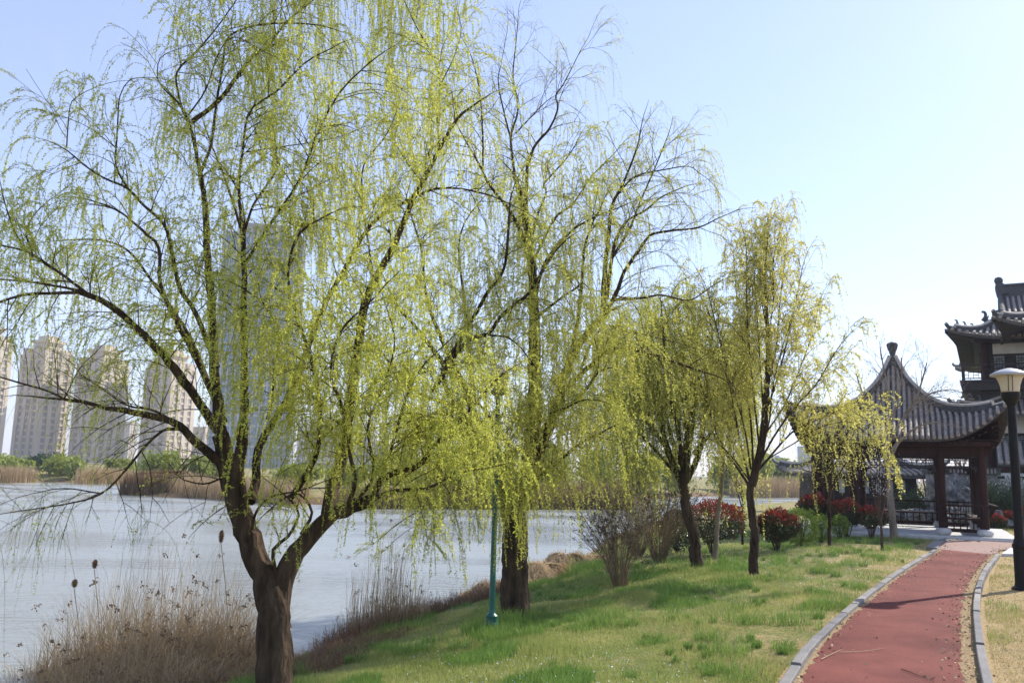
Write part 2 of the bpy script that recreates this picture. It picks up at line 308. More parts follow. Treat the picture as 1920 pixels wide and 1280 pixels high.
class Tree:
    def __init__(s, base): s.base = np.array(base); s.tv = []; s.tf = []; s.n = 0; s.st = []; s.dm = 1.15; s.sm = .62
    def tube(s, pts, r, sides=6, jit=None):
        v, f = tubev(pts, r, sides, jit); s.tv.append(v); s.tf.append(f + s.n); s.n += len(v)
    def limb(s, pts, r0, r1, sides=8, step=.08, pw=1.0, jit=True):
        P = smooth(pts, step); n = len(P); t = np.linspace(0, 1, n) ** pw
        r = r0 + (r1 - r0) * t
        P = P + nr.normal(0, 1, P.shape) * np.minimum(r[:, None] * .10, .008)
        s.tube(P, r, sides, bark_jit if jit and r0 > .02 else None); return P, r
    def secs(s, P, r, t0=.25, t1=1., sp=.2, sl=(.5, 1.), up=.35, grav=.9, dens=9, slen=(.4, 1.1), leafy=1., out=None, ter=1, perp=.9, tang=.5, ld=.22, rs=1., jit=.25):
        L = np.concatenate([[0], np.cumsum(np.linalg.norm(np.diff(P, axis=0), axis=1))]); tot = L[-1]
        x = tot * t0
        while x < tot * t1:
            i = min(len(P) - 2, int(np.searchsorted(L, x))); T = unit(P[i + 1] - P[i]); t = x / tot
            q = nr.normal(size=3); q = unit(q - T * (q @ T))
            d = unit(T * tang + q * perp + np.array([0, 0, up]) + (np.array(out) if out is not None else 0))
            l = nr.uniform(*sl) * (1.1 - .4 * t)
            S = arc(P[i], d, l, grav, jit); rr = min(r[i] * .5, .0062 * rs)
            s.tube(S, np.linspace(rr, .0018 * rs, len(S)), 5)
            s.hang(S, dens, slen, leafy, ld)
            for _ in range(ter):
                k = int(nr.integers(len(S) // 4, max(len(S) // 4 + 1, int(len(S) * .8)))); Ts = unit(S[min(k + 1, len(S) - 1)] - S[k - 1])
                q = nr.normal(size=3); q = unit(q - Ts * (q @ Ts))
                S2 = arc(S[k], unit(Ts * .8 + q * .7 + np.array([0, 0, up * .5])), l * nr.uniform(.4, .8), grav * 1.2, jit)
                s.tube(S2, np.linspace(rr * .6, .0018 * rs, len(S2)), 4); s.hang(S2, dens, slen, leafy, ld)
            x += sp * s.sm * nr.uniform(.6, 1.4)
        # tip
        T = unit(P[-1] - P[-2]); S = arc(P[-1], T, nr.uniform(*sl) * .8, grav, jit); s.tube(S, np.linspace(min(r[-1], .012 * rs), .002 * rs, len(S)), 5); s.hang(S, dens * 1.3, slen, leafy, ld)
    def hang(s, S, dens, slen, leafy, ld):
        L = np.linalg.norm(S[-1] - S[0]); n = int(dens * s.dm * L + nr.random())
        base = nr.choice([.25, .7, 1, 1, 1.25]) * leafy
        while n > 0:
            k0 = int(nr.integers(max(1, len(S) // 5), len(S))); q0 = nr.normal(size=3); q0[2] *= .4; q0 = unit(q0); g = nr.uniform(*slen) * nr.choice([.45, .8, 1, 1.3]); ldd = ld * nr.uniform(.5, 1.5); m = min(n, int(nr.integers(1, 7))); n -= m
            for _ in range(m):
                k = min(len(S) - 1, max(1, k0 + int(nr.integers(-1, 2)))); T = unit(S[k] - S[k - 1]); q = unit(q0 + nr.normal(0, .35, 3))
                s.st.append((S[k] + nr.normal(0, .012, 3), unit(T * .8 + q * .7 + np.array([0, 0, .15])), g * nr.uniform(.55, 1.15), ldd * nr.uniform(.8, 1.2), base * (1 if nr.random() > .12 else .3)))
    def build(s, name, label, cat, bark, leaf, twig, group=None, nodesp=.045, leaflen=.022, per=3, tr=.0018, sway=.05, wind=(.03, 0), K=11):
        root = thing(name, label, cat, s.base, group)
        npmesh('trunk', np.concatenate(s.tv) - s.base, np.concatenate(s.tf), bark, root, smooth=True)
        if s.st:
            a = list(zip(*s.st)); TV, TF, LV, LF = strands(*a, nodesp, leaflen, per, K, tr, sway, wind)
            npmesh('twigs', TV - s.base, TF, twig, root)
            if len(LV): npmesh('crown', LV - s.base, LF, leaf, root)
            print(name, 'strands', len(s.st), 'leaves', len(LF))
        return root
def P2W(pts, Y0, d0=0., d1=0.):
    n = len(pts); return [gy(x, y, Y0 + d0 + (d1 - d0) * (i / max(1, n - 1)) ** .8) for i, (x, y) in enumerate(pts)]
# ================================================================ GROUND, WATER, PATH
def axis(lo, hi, near, fine, grow):
    a = [0.]; st = fine
    while a[-1] < hi - near:
        a.append(a[-1] + st); st = fine if a[-1] < 14 else st * grow
    b = [0.]; st = fine
    while b[-1] > lo - near:
        b.append(b[-1] - st); st = fine if b[-1] > -14 else st * grow
    return np.array(b[:0:-1] + a) + near
gx = axis(-1800, 1800, 2, .16, 1.045); gyy = axis(-60, 2500, 18, .16, 1.045)
X, Y = np.meshgrid(gx, gyy); Z = gh(X, Y)
nx, ny = len(gx), len(gyy); i = np.arange(ny - 1)[:, None] * nx + np.arange(nx - 1)[None]
gf = np.stack([i, i + 1, i + nx + 1, i + nx], -1).reshape(-1, 4)
# ground material: green lawn, dry straw patches, bare earth by the water (mask is where the plants grow, not light)
def ground_mat():
    m = bpy.data.materials.new('ground'); m.use_nodes = True; t = m.node_tree; b = t.nodes['Principled BSDF']; b.inputs['Roughness'].default_value = .9; b.inputs['Specular IOR Level'].default_value = .12
    tcn = N(t, 'ShaderNodeTexCoord')
    def noise(s, d=5, r=.6):
        n = N(t, 'ShaderNodeTexNoise'); n.inputs['Scale'].default_value = s; n.inputs['Detail'].default_value = d; n.inputs['Roughness'].default_value = r
        t.links.new(tcn.outputs['Object'], n.inputs['Vector']); return n.outputs[0]
    def mr(v, a, b_, c=0, d=1):
        n = N(t, 'ShaderNodeMapRange'); n.inputs[1].default_value = a; n.inputs[2].default_value = b_; n.inputs[3].default_value = c; n.inputs[4].default_value = d; t.links.new(v, n.inputs[0]); return n.outputs[0]
    def mix(f, a, b_):
        n = N(t, 'ShaderNodeMix', data_type='RGBA')
        for s_, v in ((0, f), (6, a), (7, b_)):
            if isinstance(v, tuple): n.inputs[s_].default_value = v + (1,)
            else: t.links.new(v, n.inputs[s_])
        return n.outputs[2]
    at = N(t, 'ShaderNodeAttribute', attribute_name='dry'); as_ = N(t, 'ShaderNodeAttribute', attribute_name='bank')
    g = mix(mr(noise(60, 3), .35, .65), (.10, .12, .035), (.22, .24, .08))
    d = mix(mr(noise(45, 4, .75), .35, .65), (.25, .17, .085), (.50, .375, .20))
    e = mix(mr(noise(9, 6, .7), .4, .6), (.10, .065, .035), (.26, .175, .10))
    ad = N(t, 'ShaderNodeMath', operation='ADD'); t.links.new(at.outputs['Fac'], ad.inputs[0]); t.links.new(mr(noise(1.1, 6, .65), .3, .7, -.45, .45), ad.inputs[1])
    ad2 = N(t, 'ShaderNodeMath', operation='ADD'); t.links.new(ad.outputs[0], ad2.inputs[0]); t.links.new(mr(noise(14, 4, .7), .3, .7, -.4, .4), ad2.inputs[1])
    c = mix(mr(ad2.outputs[0], .3, .7), g, d)
    ae = N(t, 'ShaderNodeMath', operation='ADD'); t.links.new(as_.outputs['Fac'], ae.inputs[0]); t.links.new(mr(noise(3, 5), .3, .7, -.3, .3), ae.inputs[1])
    c = mix(mr(ae.outputs[0], .4, .65), c, e)
    t.links.new(c, b.inputs['Base Color'])
    bp = N(t, 'ShaderNodeBump'); bp.inputs['Strength'].default_value = .7; bp.inputs['Distance'].default_value = .03
    t.links.new(noise(30, 5, .7), bp.inputs['Height']); t.links.new(bp.outputs[0], b.inputs['Normal'])
    return m
def dryness(x, y):  # 0 lush .. 1 straw
    d = sdist(x, y); pl = pdist(x, y, PL); right = (x > np.interp(y, PR[:, 1], PR[:, 0])) & (y < 45)
    v = .06 + .40 * np.clip((d - 4.0) / 4, 0, 1) + .22 * np.clip(1 - pl / 2, 0, 1)
    v = np.where(right, .84, v); v = np.where(y > 40, .45, v)
    return v
D_ = sdist(X.ravel(), Y.ravel())
go = npmesh('ground', np.stack([X, Y, Z], -1).reshape(-1, 3), gf, ground_mat(), smooth=True); tag(go, kind='structure')
for nm, val in (('dry', dryness(X.ravel(), Y.ravel())), ('bank', np.clip(1.3 - D_ / 2.1, 0, 1))):
    a = go.data.attributes.new(nm, 'FLOAT', 'POINT'); a.data.foreach_set('value', val.astype(np.float32))
# water
wm = bpy.data.materials.new('lake_water'); wm.use_nodes = True; t = wm.node_tree; b = t.nodes['Principled BSDF']
b.inputs['Base Color'].default_value = (.27, .285, .26, 1); b.inputs['Roughness'].default_value = .22; b.inputs['IOR'].default_value = 1.33; b.inputs['Specular IOR Level'].default_value = .42
tcn = N(t, 'ShaderNodeTexCoord'); mp = N(t, 'ShaderNodeMapping'); mp.inputs['Scale'].default_value = (.55, 1.5, 1); mp.inputs['Rotation'].default_value = (0, 0, radians(-12)); t.links.new(tcn.outputs['Object'], mp.inputs[0])
n1 = N(t, 'ShaderNodeTexNoise'); n1.inputs['Scale'].default_value = 2.6; n1.inputs['Detail'].default_value = 5; n1.inputs['Roughness'].default_value = .6; t.links.new(mp.outputs[0], n1.inputs['Vector'])
bp = N(t, 'ShaderNodeBump'); bp.inputs['Strength'].default_value = .75; bp.inputs['Distance'].default_value = .06; t.links.new(n1.outputs[0], bp.inputs['Height'])
n3 = N(t, 'ShaderNodeTexNoise'); n3.inputs['Scale'].default_value = 9; n3.inputs['Detail'].default_value = 3; t.links.new(mp.outputs[0], n3.inputs['Vector'])
bp2 = N(t, 'ShaderNodeBump'); bp2.inputs['Strength'].default_value = .4; bp2.inputs['Distance'].default_value = .03; t.links.new(n3.outputs[0], bp2.inputs['Height']); t.links.new(bp.outputs[0], bp2.inputs['Normal'])
t.links.new(bp2.outputs[0], b.inputs['Normal'])
n4 = N(t, 'ShaderNodeTexNoise'); n4.inputs['Scale'].default_value = .12; n4.inputs['Detail'].default_value = 4; t.links.new(mp.outputs[0], n4.inputs['Vector'])
r4 = N(t, 'ShaderNodeMapRange'); r4.inputs[1].default_value = .4; r4.inputs[2].default_value = .62; r4.inputs[3].default_value = .10; r4.inputs[4].default_value = .34; t.links.new(n4.outputs[0], r4.inputs[0]); t.links.new(r4.outputs[0], b.inputs['Roughness'])
wv = MB(); wv.add([(-700, -120, WZ), (400, -120, WZ), (400, 260, WZ), (-700, 260, WZ)], [(0, 1, 2, 3)]); tag(wv.build('lake_water', wm), kind='structure')
# path strips
def resamp(L, step):
    P = smooth(np.c_[L, np.zeros(len(L))], step)[:, :2]; d = np.concatenate([[0], np.cumsum(np.hypot(*np.diff(P, axis=0).T))]); s = np.arange(0, d[-1], step)
    return np.c_[np.interp(s, d, P[:, 0]), np.interp(s, d, P[:, 1])]
def strip(L, Rr, n, cols, z, ina, inb, rough=0):
    a = resamp(L, .1); b_ = resamp(Rr, .1); u = np.linspace(0, 1, n)
    ia = np.stack([np.interp(u, np.linspace(0, 1, len(a)), a[:, k]) for k in (0, 1)], 1); ib = np.stack([np.interp(u, np.linspace(0, 1, len(b_)), b_[:, k]) for k in (0, 1)], 1)
    e = nunit(ib - ia); wd = np.linalg.norm(ib - ia, axis=1)
    def jag(k):
        x = nr.normal(0, 1, n); y = np.convolve(x, np.ones(9) / 9, 'same'); return (.05 * x + .14 * y) * rough
    A = ia + e * (ina + np.abs(jag(0)))[:, None]; B = ib - e * (inb + np.abs(jag(1)))[:, None]
    tt = np.linspace(0, 1, cols); P = A[:, None] * (1 - tt[None, :, None]) + B[:, None] * tt[None, :, None]
    V = np.concatenate([P, np.full(P.shape[:2] + (1,), z)], -1).reshape(-1, 3)
    i = np.arange(n - 1)[:, None] * cols + np.arange(cols - 1)[None]
    return V, np.stack([i, i + 1, i + cols + 1, i + cols], -1).reshape(-1, 4)
iL = [k for k, p in enumerate(PL) if p[1] > 21][0]; iR = [k for k, p in enumerate(PR) if p[1] > 20][0]
pm = mat('red_rubber', (.115, .025, .018), .85, (.21, .058, .043), .9, .5, 160, spec=.2)
t = pm.node_tree; b = t.nodes['Principled BSDF']; src = b.inputs['Base Color'].links[0].from_socket
tcn = N(t, 'ShaderNodeTexCoord'); sp_ = N(t, 'ShaderNodeTexNoise'); sp_.inputs['Scale'].default_value = 120; sp_.inputs['Detail'].default_value = 2; t.links.new(tcn.outputs['Object'], sp_.inputs['Vector'])
mr_ = N(t, 'ShaderNodeMapRange'); mr_.inputs[1].default_value = .35; mr_.inputs[2].default_value = .7; mr_.inputs[3].default_value = .75; mr_.inputs[4].default_value = 1.3; t.links.new(sp_.outputs[0], mr_.inputs[0])
mm_ = N(t, 'ShaderNodeVectorMath', operation='SCALE'); t.links.new(src, mm_.inputs[0]); t.links.new(mr_.outputs[0], mm_.inputs['Scale']); t.links.new(mm_.outputs[0], b.inputs['Base Color'])
V, Fc = strip(PL[:iL + 1], PR[:iR + 1], 260, 8, .008, .12, .12, .45); tag(npmesh('path', V, Fc, pm), kind='structure')
V, Fc = strip(PL[:iL + 1], PR[:iR + 1], 120, 4, .004, 0, 0, 0)
tag(npmesh('path_edge', V, Fc, mat('path_edge_soil', (.17, .11, .065), .95, (.42, .32, .18), 38, .8, 60, spec=.1)), kind='structure')
# brick forecourt beyond the red surface
bm_ = bpy.data.materials.new('brick_paving'); bm_.use_nodes = True; t = bm_.node_tree; b = t.nodes['Principled BSDF']; b.inputs['Roughness'].default_value = .85
tcn = N(t, 'ShaderNodeTexCoord'); mp = N(t, 'ShaderNodeMapping'); mp.inputs['Rotation'].default_value = (0, 0, radians(40)); t.links.new(tcn.outputs['Object'], mp.inputs[0])
bt = N(t, 'ShaderNodeTexBrick'); bt.inputs['Scale'].default_value = 4.5; bt.inputs['Mortar Size'].default_value = .03; bt.inputs['Color1'].default_value = (.21, .105, .08, 1); bt.inputs['Color2'].default_value = (.28, .155, .125, 1); bt.inputs['Mortar'].default_value = (.25, .19, .15, 1)
t.links.new(mp.outputs[0], bt.inputs['Vector']); t.links.new(bt.outputs[0], b.inputs['Base Color'])
V, Fc = strip(PL[iL:], PR[iR:], 100, 5, .006, 0, 0, 0); tag(npmesh('brick_paving', V, Fc, bm_), kind='structure')
# kerbs: stones along both edges
def kerb(L, name, label_z=.09, wdt=.12, skip=None, side=1):
    P = resamp(L, .02); mb = MB(); s = 0.; n = len(P)
    k = 0
    while k < n - 50:
        ln_ = int(rnd.choice([40, 46, 50, 50])); k2 = min(n - 1, k + ln_ - 1)
        if not (skip and skip(k / n)):
            a, b_ = P[k], P[k2]; e = b_ - a; e /= np.hypot(*e); nn = np.array([-e[1], e[0]]) * side
            zt = label_z + rnd.uniform(-.012, .012)
            q = [a, b_, b_ + nn * wdt, a + nn * wdt]; c = .008
            v = [(p[0], p[1], -.1) for p in q] + [(p[0], p[1], zt - c) for p in q]
            q2 = [a + nn * c, b_ + nn * c, b_ + nn * (wdt - c), a + nn * (wdt - c)]
            v += [(p[0], p[1], zt) for p in q2]
            mb.add(v, [(0, 1, 5, 4), (1, 2, 6, 5), (2, 3, 7, 6), (3, 0, 4, 7), (4, 5, 9, 8), (5, 6, 10, 9), (6, 7, 11, 10), (7, 4, 8, 11), (8, 9, 10, 11)])
        k = k2 + 1
    return mb.build(name, M['kerb'])
tag(kerb(PL[:iL + 1], 'kerb', .055, .09, None, -1), kind='structure'); tag(kerb(PR[:iR + 1], 'kerb', .075, .08, None, -1), kind='structure')
tag(kerb(PL[iL:iL + 3], 'kerb', .03, .25), kind='structure')
# pale paving slab just beyond the lamp
q = [gz(1878, 1041), gz(1960, 1043), gz(1960, 1030), gz(1893, 1030)]
mb = MB(); mb.add([tuple(p[:2]) + (.045,) for p in q] + [tuple(p[:2]) + (-.1,) for p in q], [(0, 1, 2, 3), (0, 4, 5, 1), (1, 5, 6, 2), (2, 6, 7, 3), (3, 7, 4, 0)]); tag(mb.build('paving', M['stone']), kind='structure')
# ================================================================ GRASS AND LITTER (stuff)
def scatter(n, x0, x1, y0, y1, fn):
    x = nr.uniform(x0, x1, n); y = nr.uniform(y0, y1, n); k = fn(x, y); return x[k], y[k]
def inview(x, y, m=.22):
    u = x / np.maximum(y, .1); return (u > -.60 - m) & (u < .62 + m)
def blades(x, y, h, wd, lean=.5):
    z = gh(x, y) - .004; n = len(x); a = nr.uniform(0, 6.283, n); b_ = nr.uniform(0, 6.283, n)
    P = np.stack([x, y, z], 1); S = np.stack([np.cos(a), np.sin(a), np.zeros(n)], 1) * (wd / 2)[:, None]
    Lh = np.stack([np.cos(b_), np.sin(b_), np.zeros(n)], 1) * (h * nr.uniform(.1, lean, n))[:, None]; up = np.array([0, 0, 1.]) * h[:, None]
    v = np.stack([P - S, P + S, P + Lh * .35 + up * .55 + S * .7, P + Lh + up * .95, P + Lh * .35 + up * .55 - S * .7], 1).reshape(-1, 3)
    i = np.arange(n) * 5
    f = np.concatenate([np.stack([i, i + 1, i + 2, i + 4], 1), np.stack([i + 4, i + 2, i + 3, i + 3], 1)])
    return v, f
def vn(x, y, s, seed):  # cheap smooth noise in 0..1
    r = np.random.default_rng(seed); v = 0
    for k in range(7):
        a, c, p = r.uniform(0, 6.28), r.uniform(.6, 1.6), r.uniform(0, 6.28); v = v + np.sin((x * np.cos(a) + y * np.sin(a)) * s * c + p)
    return .5 + .5 * v / 7 ** .5 / 1.6
def lawn_ok(x, y): return (~in_path(x, y, .13)) & (sdist(x, y) > .5) & inview(x, y)
G = {'grass': [], 'grass_dry': [], 'grass_lush': []}
for (n, y0, y1, x0, x1, sc_) in [(360000, 5.5, 11, -5, 10.5, 1.0), (270000, 11, 19, -4, 17, 1.35), (150000, 19, 34, -1, 28, 1.9)]:
    x, y = scatter(n, x0, x1, y0, y1, lawn_ok)
    dr = dryness(x, y) + (vn(x, y, 1.3, 3) - .5) * 1.1 + (vn(x, y, 4.5, 31) - .5) * .7; lush = vn(x, y, 2.1, 5) - .25 * dr
    isdry = nr.random(len(x)) < np.clip(dr, 0.03, .97)
    thin = (dr < .8) | (nr.random(len(x)) < .55)
    hh = nr.uniform(.018, .05, len(x)) * (.6 + 1.3 * vn(x, y, 3.3, 17) ** 2) * sc_ ** .6 * (1 + 1.0 * np.clip(.45 - dr, 0, 1)); ww = nr.uniform(.004, .0075, len(x)) * sc_ ** .8
    k = ~isdry & thin; tall = lush[k] > .66
    hk = hh[k] * np.where(tall, 1.7, 1)
    for nm, kk in (('grass', ~tall), ('grass_lush', tall)):
        G[nm].append(blades(x[k][kk], y[k][kk], hk[kk], ww[k][kk]))
    k = isdry & thin; G['grass_dry'].append(blades(x[k], y[k], hh[k] * .6, ww[k], 1.4))
# tufts
tx, ty = [], []
c = nr.uniform(0, 1, (150, 2)); 
cx, cy = scatter(1500, -3, 16, 6.5, 26, lambda x, y: lawn_ok(x, y) & (dryness(x, y) < .8) & (vn(x, y, .9, 9) > .36))
for a, b_ in zip(cx, cy):
    m_ = int(nr.integers(40, 150)); rr = nr.choice([.05, .09, .15, .24]) * nr.uniform(.8, 1.3); th = nr.uniform(0, 6.28, m_); q = rr * np.sqrt(nr.random(m_)); x = a + q * np.cos(th); y = b_ + q * np.sin(th)
    k = lawn_ok(x, y); G['grass_lush'].append(blades(x[k], y[k], nr.uniform(.07, .17, k.sum()) * (.6 + rr * 3), np.full(k.sum(), .006), .8))
names = {'grass': 'short green lawn grass', 'grass_dry': 'dry straw coloured grass', 'grass_lush': 'lush green tufts of longer grass'}
for nm, lst in G.items():
    V = np.concatenate([v for v, f in lst]); off = np.cumsum([0] + [len(v) for v, f in lst[:-1]]); Fq = np.concatenate([f + o for (v, f), o in zip(lst, off)])
    q4 = Fq[Fq[:, 2] != Fq[:, 3]]; q3 = Fq[Fq[:, 2] == Fq[:, 3]][:, :3]
    tri = np.concatenate([q4[:, :3], q4[:, [0, 2, 3]], q3])
    tag(npmesh('grass', V, tri, M[nm]), kind='stuff'); print('grass', nm, len(tri))
# tiny pale flowers scattered in the short lawn
x, y = scatter(60000, -1, 13, 6, 22, lambda x, y: lawn_ok(x, y) & (x < np.interp(y, PL[:, 1], PL[:, 0])) & (nr.random(len(x)) < np.clip((vn(x, y, .8, 44) - .42) * 2.2, 0, .6)))
P_ = np.stack([x, y, gh(x, y) + nr.uniform(.025, .06, len(x))], 1); D_2 = nunit(np.stack([nr.normal(size=len(x)), nr.normal(size=len(x)), nr.uniform(.0, .5, len(x))], 1)); v, f = leafquads(P_, D_2, nr.uniform(.009, .015, len(x)), .45); tag(npmesh('small_flowers', v, f, M['speedwell']), kind='stuff')
# small flat debris: leaf litter beside and on the path, pale petals on the lawn
def flakes(x, y, z, s, m, name):
    n = len(x); P = np.stack([x, y, z], 1); D = nunit(np.stack([nr.normal(size=n), nr.normal(size=n), nr.uniform(-.1, .5, n)], 1))
    v, f = leafquads(P, D, s, .3); return tag(npmesh(name, v, f, m), kind='stuff')
x, y = scatter(90000, 0, 16, 5, 24, lambda x, y: in_path(x, y))
dl = np.maximum(pdist(x, y, PL) - .11, 0); dr = pdist(x, y, PR); pr = np.exp(-dl / .09) * .5 + np.exp(-(dr / .26) ** 2) * (.5 + .5 * vn(x, y, 3, 21)) + .006
k = nr.random(len(x)) < pr; x, y = x[k], y[k]
flakes(x, y, np.full(len(x), .012), nr.uniform(.015, .045, len(x)), M['litter'], 'leaf_litter')
x, y = scatter(14000, 3, 20, 6, 26, lambda x, y: lawn_ok(x, y) & ((x > np.interp(y, PR[:, 1], PR[:, 0])) | (nr.random(len(x)) < .12)))
flakes(x, y, gh(x, y) + .02, nr.uniform(.015, .04, len(x)), M['litter'], 'leaf_litter')
x, y = scatter(1500, 2, 14, 12, 25, lambda x, y: lawn_ok(x, y) & (nr.random(len(x)) < np.clip((y - 11) / 12, 0, 1)) & (x < np.interp(y, PL[:, 1], PL[:, 0])))
flakes(x, y, gh(x, y) + .04, nr.uniform(.015, .035, len(x)), M['petal'], 'petals')
# fallen twigs on the path: thin real sticks
tb = [((1690, 1253), (1715, 1262), (1752, 1278)), ((1575, 1222), (1620, 1220), (1658, 1214)), ((1790, 1188), (1810, 1190), (1822, 1192)), ((1540, 1235), (1560, 1225), (1580, 1216))]
for a in tb:
    mb = MB(); P = smooth([gz(x, y, .02) for x, y in a], .03); mb.tube(P, np.linspace(.005, .002, len(P)), 5)
    x0 = P[0]; o = mb.build('fallen_twig', M['branch_dark'] if a is tb[0] else M['straw'])
    tag(o, {0: 'long dark twig lying across the front of the red path', 1: 'thin pale twig lying along the middle of the red path', 2: 'short pale twig among litter at the right kerb of the red path', 3: 'curved pale twig on the red path near the left kerb'}[tb.index(a)], 'twig', 'twigs fallen on the path')
# ================================================================ REEDS AND BANK PLANTS
def ribbons(x, y, z, h, wd, bend, K=5, wind=(.15, 0)):
    n = len(x); a = nr.uniform(0, 6.283, n); th = nr.uniform(0, 6.283, n)
    S = np.stack([np.cos(a), np.sin(a), np.zeros(n)], 1); t_ = np.linspace(0, 1, K)
    B = np.stack([np.cos(th) + wind[0], np.sin(th) + wind[1], np.zeros(n)], 1) * (bend * h)[:, None]
    P = np.stack([x, y, z], 1)[:, None] + B[:, None] * (t_ ** 2)[None, :, None] + np.array([0, 0, 1.]) * (h[:, None] * (t_[None] - .35 * np.clip(bend, 0, 2)[:, None] * t_[None] ** 3))[..., None]
    wv_ = (wd[:, None] * (1 - .85 * t_[None]) / 2)[..., None] * S[:, None]
    v = np.stack([P - wv_, P + wv_], 2).reshape(-1, 3)
    b0 = (np.arange(n)[:, None] * K + np.arange(K - 1)[None]) * 2
    return v, np.stack([b0, b0 + 1, b0 + 3, b0 + 2], -1).reshape(-1, 4), P
def clump(name, label, cat, spots, m, group=None, m2=None, plume=None, kind=None):
    """spots: (cx,cy,rx,ry,n,h0,h1,width,bend)"""
    vs, fs, n0, tips = [], [], 0, []
    for (cx, cy, rx, ry, n, h0, h1, wd, bd) in spots:
        r_ = np.sqrt(nr.random(n)); th = nr.uniform(0, 6.283, n); x = cx + rx * r_ * np.cos(th); y = cy + ry * r_ * np.sin(th)
        h = nr.uniform(h0, h1, n) * (1.1 - .45 * r_ ** 2); v, f, P = ribbons(x, y, np.maximum(gh(x, y), WZ - .25), h, np.full(n, wd), np.abs(nr.normal(bd, bd * .6, n)))
        vs.append(v); fs.append(f + n0); n0 += len(v); tips.append(P[:, -1])
    base = np.array([spots[0][0], spots[0][1], g1(spots[0][0], spots[0][1])])
    V = np.concatenate(vs) - base
    if plume is None:
        return tag(npmesh(name, V, np.concatenate(fs), m, loc=base), label, cat, group, kind)
    root = thing(name, label, cat, base, group); npmesh('stalks', V, np.concatenate(fs), m, root)
    T = np.concatenate(tips); T = T[nr.random(len(T)) < plume[0]]; k = plume[1]
    P = np.repeat(T, k, 0) + nr.normal(0, .018, (len(T) * k, 3)) + np.repeat(nr.uniform(-.04, .01, (len(T), 1)) * [[0, 0, 1]], k, 0)
    v, f = leafquads(P, nunit(nr.normal(size=P.shape) * .6 + [.5, 0, -.4]), nr.uniform(.02, .05, len(P)) * plume[2], .22); npmesh('seed_plumes', v - base, f, m2, root)['kind'] = 'stuff'
    return root
c0 = gz(300, 1290, -.95)
clump('reed_clump', 'large dense clump of dry brown reeds in the water beside the forked trunk', 'reeds',
      [(-4.75, 11.4, 1.15, 1.0, 2600, .6, 1.65, .010, .35), (-3.9, 11.7, .85, .7, 1800, .6, 1.6, .009, .4), (-4.6, 10.3, 1.3, .7, 1800, .3, .9, .011, .8), (-5.6, 11.4, .8, .6, 600, .3, .8, .010, .6), (-4.3, 11.0, 1.4, .6, 2200, .2, .6, .012, .9), (-4.5, 11.8, 1.1, .7, 300, 1.5, 2.4, .008, .12)], M['reed'], m2=M['reed_brown'], plume=(.03, 14, 1.0))
def mound(label, cx, cy, rx, ry, hh_, n, m):
    ph = nr.uniform(0, 6.28, 3); r_ = np.sqrt(nr.random(n)) ** .8; th = nr.uniform(0, 6.283, n); g = g1(cx, cy) - .05
    dome = lambda r, t: hh_ * np.clip(1 - r ** 2, 0, 1) ** .8 * (1 + np.clip(r, 0, 1) * (.25 * np.sin(2 * t + ph[0]) + .12 * np.sin(5 * t + ph[1])))
    K = 5; t_ = np.linspace(0, 1, K); swirl = .55 + .3 * np.sin(2 * th + ph[2]); L = nr.uniform(.25, .6, n)
    rr = r_[:, None] + t_[None] * L[:, None]; tt = th[:, None] + t_[None] * L[:, None] * swirl[:, None] + nr.normal(0, .25, (n, 1)) * t_[None]
    lift = nr.exponential(.03, n)[:, None] * np.sin(t_ * 2.6)[None] + nr.uniform(-.01, .03, (n, 1))
    P = np.stack([rx * rr * np.cos(tt), ry * rr * np.sin(tt), dome(rr, tt) + lift], -1); S = nunit(np.cross(np.gradient(P, axis=1), [0, 0, 1.])) * .006
    v = np.stack([P - S, P + S], 2).reshape(-1, 3); b0 = (np.arange(n)[:, None] * K + np.arange(K - 1)[None]) * 2
    tag(npmesh('straw_mound', v, np.stack([b0, b0 + 1, b0 + 3, b0 + 2], -1).reshape(-1, 4), m, loc=(cx, cy, g)), label, 'dry grass', 'mounds of dead grass on the bank')
c1 = gz(715, 1185, -1.0)
clump('reed_clump', 'tall thin upright reeds at the water between forked tree and green lamp post', 'reeds',
      [(c1[0], c1[1], .62, .4, 230, .8, 1.75, .010, .10), (c1[0], c1[1], .8, .5, 700, .3, .8, .011, .35)], M['reed'], m2=M['reed_brown'], plume=(.05, 12, 1.0))
clump('dry_grass_bank', 'low rusty brown dry grass along the water behind the lawn, left of the green lamp post', 'dry grass',
      [(c1[0] + .45 * k, c1[1] + .85 * k, .55, .5, 900, .12, .48, .011, .7) for k in range(-1, 5)], M['reed_brown'], kind='stuff')
clump('dry_grass_bank', 'matted dead brown stalks on the bank at the foot of the forked trunk', 'dry grass',
      [(-2.35 + .1 * k, 11.2 + .6 * k, .75, .6, 900, .06, .26, .011, 1.4) for k in range(-2, 4)], M['reed_brown'], kind='stuff')
q = gz(925, 1108, -.9); mound('small pale mound of dead grass half hidden behind the green lamp post', q[0], q[1], .5, .5, .28, 5000, M['reed'])
q = gz(1012, 1090, -.8); mound('broad pale straw mound beside the trunk of the second willow', q[0] + .1, q[1], .62, .8, .36, 9000, M['straw'])
q = gz(1062, 1072, -.75); mound('rounded golden straw mound at the water, right one of the pair', q[0], q[1], .6, .8, .40, 8000, M['straw'])
q = gz(1105, 1058, -.7); mound('loose pale straw tuft trailing off toward the bare shrub', q[0], q[1], .7, .8, .18, 4000, M['straw'])
